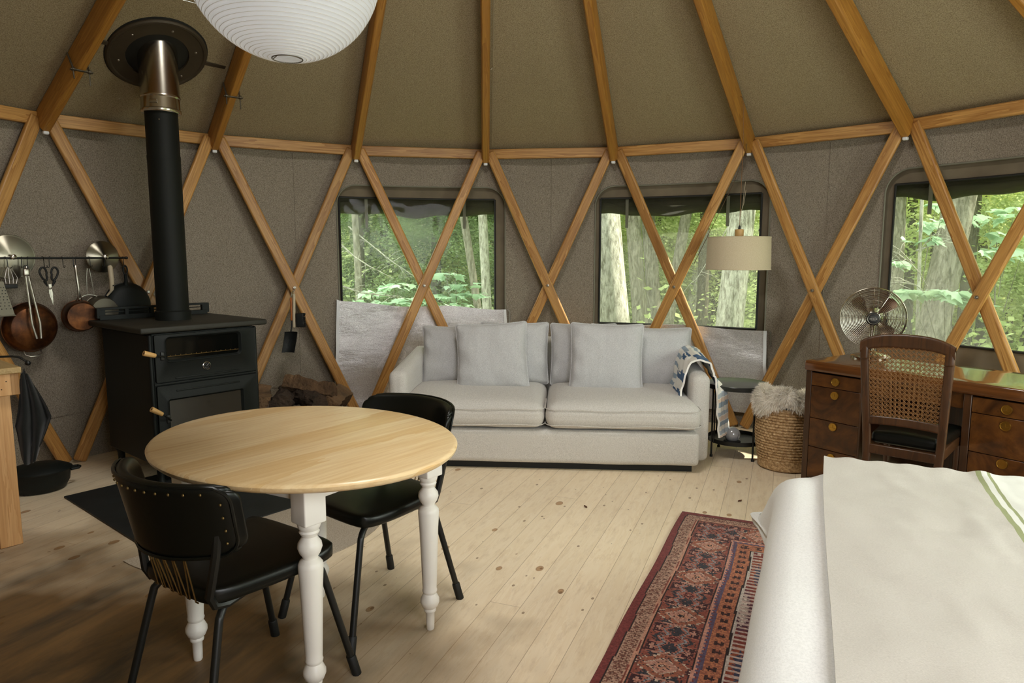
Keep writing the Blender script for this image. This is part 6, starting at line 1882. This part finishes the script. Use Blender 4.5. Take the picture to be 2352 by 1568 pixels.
# leafy trees further back
rg = random.Random(77)
def leafy(x, y, h, tone, label, group, n=4, spread=1.3, sc=1.6, low=0.0):
    z0 = gz(x, y) - 0.05
    t_ = thing('tree', label, 'tree', (x, y, z0), group=group)
    obj('trunk', trunk_mb((0, 0, 0), (rg.uniform(-.4, .4), rg.uniform(-.4, .4), h), 0.05 + h * 0.011, 0.03, rg.uniform(0, 99), 8, 8), M_['bark_dark' if rg.random() < .7 else 'bark_mid'], t_, smooth=80)
    for q in range(n):
        o = bpy.data.objects.new('foliage', rg.choice(CL[tone])); COL.objects.link(o); o.parent = t_
        o.location = (rg.uniform(-spread, spread), rg.uniform(-spread, spread), low + (h - low) * (q + rg.uniform(0.1, 0.9)) / n)
        s_ = sc * rg.uniform(0.7, 1.25); o.scale = (s_, s_, s_ * 0.75); o.rotation_euler = (rg.uniform(-.3, .3), rg.uniform(-.3, .3), rg.uniform(0, 6))
    return t_
secs = [(-0.30, 0.02, 'left'), (0.09, 0.40, 'middle'), (0.50, 1.15, 'right')]
for s0, s1, nm in secs:
    W_ = s1 - s0
    for row, (Y, cnt_, tone) in enumerate(((11.5, 3, 'mid'), (14, 4, 'bright'), (18, 5, 'mid'), (23, 6, 'bright'), (30, 7, 'bright'), (38, 8, 'mid'))):
        if nm == 'right': Y *= 0.85
        for k in range(cnt_):
            u = s0 + W_ * (k + rg.uniform(0.15, 0.85)) / cnt_
            yy = Y * rg.uniform(0.92, 1.1); x = u * yy
            tn_ = tone if rg.random() < .65 else rg.choice(['bright', 'mid', 'dark' if nm == 'left' else 'mid'])
            big = 1.0 + Y / 22
            leafy(x, yy, 3.6 + Y * 0.18, tn_, 'leafy green tree deep in the forest beyond the %s window' % nm, 'leafy trees beyond the %s window' % nm, n=4 if row < 2 else 5, spread=0.7 * big, sc=1.05 * big, low=0.5)
for s0, s1, nm in secs:
    for k in range(13 if nm != 'right' else 16):
        Y = rg.uniform(12, 26); u = s0 + (s1 - s0) * rg.random(); x = u * Y; z0 = gz(x, Y) - 0.1
        t_ = thing('tree', 'slender straight trunk deep in the forest beyond the %s window' % nm, 'tree', (x, Y, z0), group='slender trunks beyond the %s window' % nm)
        r_ = rg.uniform(0.05, 0.13)
        obj('trunk', trunk_mb((0, 0, 0), (rg.uniform(-.8, .8), rg.uniform(-.4, .4), 9), r_, r_ * .7, rg.uniform(0, 99), 8, 10), M_[rg.choice(['bark_dark', 'bark_mid', 'bark_mid', 'bark_pale'])], t_, smooth=80)
# unseen trees added at the right to shade the yurt from the sun
for k, (x, y) in enumerate(((7.5, 3.2), (8.3, 1.0), (7.8, -0.8), (9.5, 2.0), (10.5, 4.2), (11, 0), (12.5, 6.2))):
    leafy(x, y, 8.2, 'mid', 'tall leafy tree added out of view beside the yurt to block the sun', 'added shade trees beside the yurt', n=6, spread=1.2, sc=2.1, low=2.6)
# dark conifer in the left window
for k, (px, Y, tone) in enumerate(((990, 11.0, 'dark'), (860, 12.0, 'dark'))):
    p = at(px, 600, Y)
    leafy(p.x, Y, 5.2, tone, ['dark evergreen behind the crossed poles in the left window', 'dark evergreen in the left part of the left window'][k], 'evergreens beyond the left window', n=5, spread=0.35, sc=0.95, low=0.7)

# saplings with large pale leaves close to the windows
def maple(s):
    pts = [(0, -0.05), (0.28, 0.02), (0.50, 0.02), (0.40, 0.22), (0.62, 0.50), (0.34, 0.46), (0.24, 0.62), (0.0, 1.0), (-0.24, 0.62), (-0.34, 0.46), (-0.62, 0.50), (-0.40, 0.22), (-0.50, 0.02), (-0.28, 0.02)]
    return [(x * s, y * s, 0.06 * s * (abs(x) * 2) ** 2 * -1) for x, y in pts]
def sapling(label, base, top, pads, seed, size=0.11, per=16):
    rg = random.Random(seed)
    b = Vector(base)
    t_ = thing('sapling', label, 'sapling', base, group=None)
    st_ = MB().tube([(0, 0, 0), (Vector(top) - b) * 0.5 + Vector((0.03, 0, 0)), Vector(top) - b], [0.012, 0.009, 0.004], 6)
    lv = MB()
    for (px, py, Y, wdt) in pads:
        c = at(px, py, Y) - b
        st_.tube([Vector((c.x * 0.35, c.y * 0.35, c.z * 0.75)), c], [0.004, 0.002], 5)
        for q in range(per):
            o = c + Vector((rg.uniform(-1, 1) * wdt, rg.uniform(-.6, .6) * wdt, rg.uniform(-.5, .5) * wdt * 0.30))
            M = Matrix.Translation(o) @ Matrix.Rotation(rg.uniform(0, 6.3), 4, 'Z') @ Matrix.Rotation(rg.uniform(-.9, .1), 4, 'X') @ Matrix.Rotation(rg.uniform(-.4, .4), 4, 'Y')
            s_ = size * rg.uniform(.6, 1.2); ps = maple(s_)
            lv.add(ps, [tuple(range(len(ps)))], M)
    obj('stem', st_, M_['bark_mid'], t_, smooth=60)
    obj('leaves', lv, M_['leaf_pale'], t_, smooth=0)
    return t_
def gb_(px, Y): p = at(px, 700, Y); return (p.x, Y, gz(p.x, Y))
sapling('sapling with large pale leaves at bottom left of the left window', gb_(900, 7.4), at(905, 660, 7.4), [(870, 672, 7.4, .17), (915, 655, 7.4, .17), (850, 694, 7.2, .15), (945, 690, 7.2, .16), (905, 700, 7.2, .2)], 1)
sapling('sapling with broad pale leaves at the bottom right of the left window', gb_(1050, 7.2), at(1045, 625, 7.2), [(1025, 632, 7.2, .16), (1065, 655, 7.2, .18), (1010, 680, 7.2, .18), (1085, 675, 7.1, .15), (1060, 700, 7.0, .2)], 2)
sapling('sapling with wide pale leaves reaching across the lower right window', gb_(2180, 5.9), at(2190, 655, 5.7), [(2120, 672, 5.5, .13), (2170, 668, 5.4, .15), (2215, 680, 5.4, .15), (2075, 668, 5.5, .12), (2240, 700, 5.4, .10)], 3, 0.12, 14)
sapling('slender sapling with drooping pale leaves at the top of the right window', gb_(2105, 6.0), at(2118, 470, 5.8), [(2150, 470, 5.8, .09), (2140, 512, 5.7, .10), (2118, 548, 5.6, .14), (2160, 505, 5.6, .10), (2060, 600, 5.9, .06)], 4, 0.11, 8)
sapling('sapling with pale leaves right of the pole in the right window', gb_(2290, 6.4), at(2290, 540, 6.2), [(2270, 500, 6.2, .16), (2310, 540, 6.2, .18), (2285, 575, 6.1, .18), (2345, 590, 6.2, .16), (2330, 480, 6.3, .15)], 5, 0.11, 12)
# dead twiggy branches
for k, (pts, Y, lb) in enumerate((([(780, 655), (830, 672), (880, 678), (930, 684)], 7.0, 'bare pale branch low in the left window'), ([(782, 560), (815, 590), (850, 612), (905, 640)], 8.2, 'bare twiggy branch at the left of the left window'),
                                  ([(800, 520), (850, 560), (900, 600), (960, 640)], 9.0, 'bare slanting twig across the left half of the left window'),
                                  ([(2030, 572), (2060, 582), (2085, 600), (2100, 606)], 5.3, 'bare pale branch at the left of the right window'), ([(2028, 650), (2070, 648), (2105, 655)], 5.4, 'thin bare branch behind the desk fan in the right window'),
                                  ([(2105, 575), (2150, 560), (2195, 545)], 5.6, 'thin bare branch crossing the thick trunk in the right window'),
                                  ([(1700, 470), (1650, 560), (1600, 640)], 8.6, 'thin slanting bare branch behind the pendant lamp'))):
    P_ = [at(x, y, Y) for x, y in pts]
    m = MB().tube(P_, [0.010, 0.008, 0.006, 0.003][:len(P_)] if len(P_) == 4 else [0.009, 0.006, 0.003], 6)
    rg = random.Random(k + 200)
    for q in range(9):
        s_ = rg.random(); i0 = min(int(s_ * (len(P_) - 1)), len(P_) - 2); p = P_[i0].lerp(P_[i0 + 1], s_ * (len(P_) - 1) - i0)
        e = p + Vector((rg.uniform(-.25, .25), rg.uniform(-.1, .1), rg.uniform(-.22, .16)))
        m.tube([p, (p + e) / 2 + Vector((0, 0, 0.02)), e], [0.004, 0.003, 0.0015], 4)
    o = obj('bare_branch', m, M_['bark_pale'], smooth=60); tag(o, lb, 'branch')
# undergrowth: too many leaves to count
rs = np.random.RandomState(9)
n = 60000
yy = 6.5 + 26 * rs.rand(n) ** 1.3; xx = yy * (-0.35 + 1.6 * rs.rand(n))
zz_ = -0.75 + 0.02 * np.maximum(0, yy - 8) + 0.15 + np.abs(rs.normal(size=n)) * 0.38 * (1 + 0.6 * np.sin(xx * 1.3) * np.sin(yy * .9))
P = np.stack([xx, yy, zz_], 1)
keep = np.hypot(P[:, 0] - YC.x, P[:, 1] - YC.y) > 4.3; P = P[keep]; n = len(P)
a = rs.normal(size=(n, 3)); a[:, 2] *= 0.4; a /= np.linalg.norm(a, axis=1)[:, None]
b = rs.normal(size=(n, 3)); b -= a * (a * b).sum(1)[:, None]; b /= np.linalg.norm(b, axis=1)[:, None]
s = (0.05 * (0.6 + P[:, 1:2] / 18)) * rs.uniform(.6, 1.3, (n, 1))
V = np.stack([P - a * s, P + b * s * .6, P + a * s, P - b * s * .6], 1).reshape(-1, 3)
me = bpy.data.meshes.new('undergrowth'); me.vertices.add(len(V)); me.vertices.foreach_set('co', V.astype(np.float32).ravel())
me.loops.add(n * 4); me.loops.foreach_set('vertex_index', np.arange(n * 4, dtype=np.int32)); me.polygons.add(n)
me.polygons.foreach_set('loop_start', np.arange(n, dtype=np.int32) * 4); me.polygons.foreach_set('loop_total', np.full(n, 4, dtype=np.int32))
me.update(calc_edges=True); me.materials.append(M_['leaf_mid'])
o = bpy.data.objects.new('undergrowth', me); COL.objects.link(o); tag(o, 'green leafy undergrowth covering the forest floor outside', 'undergrowth', kind='stuff')
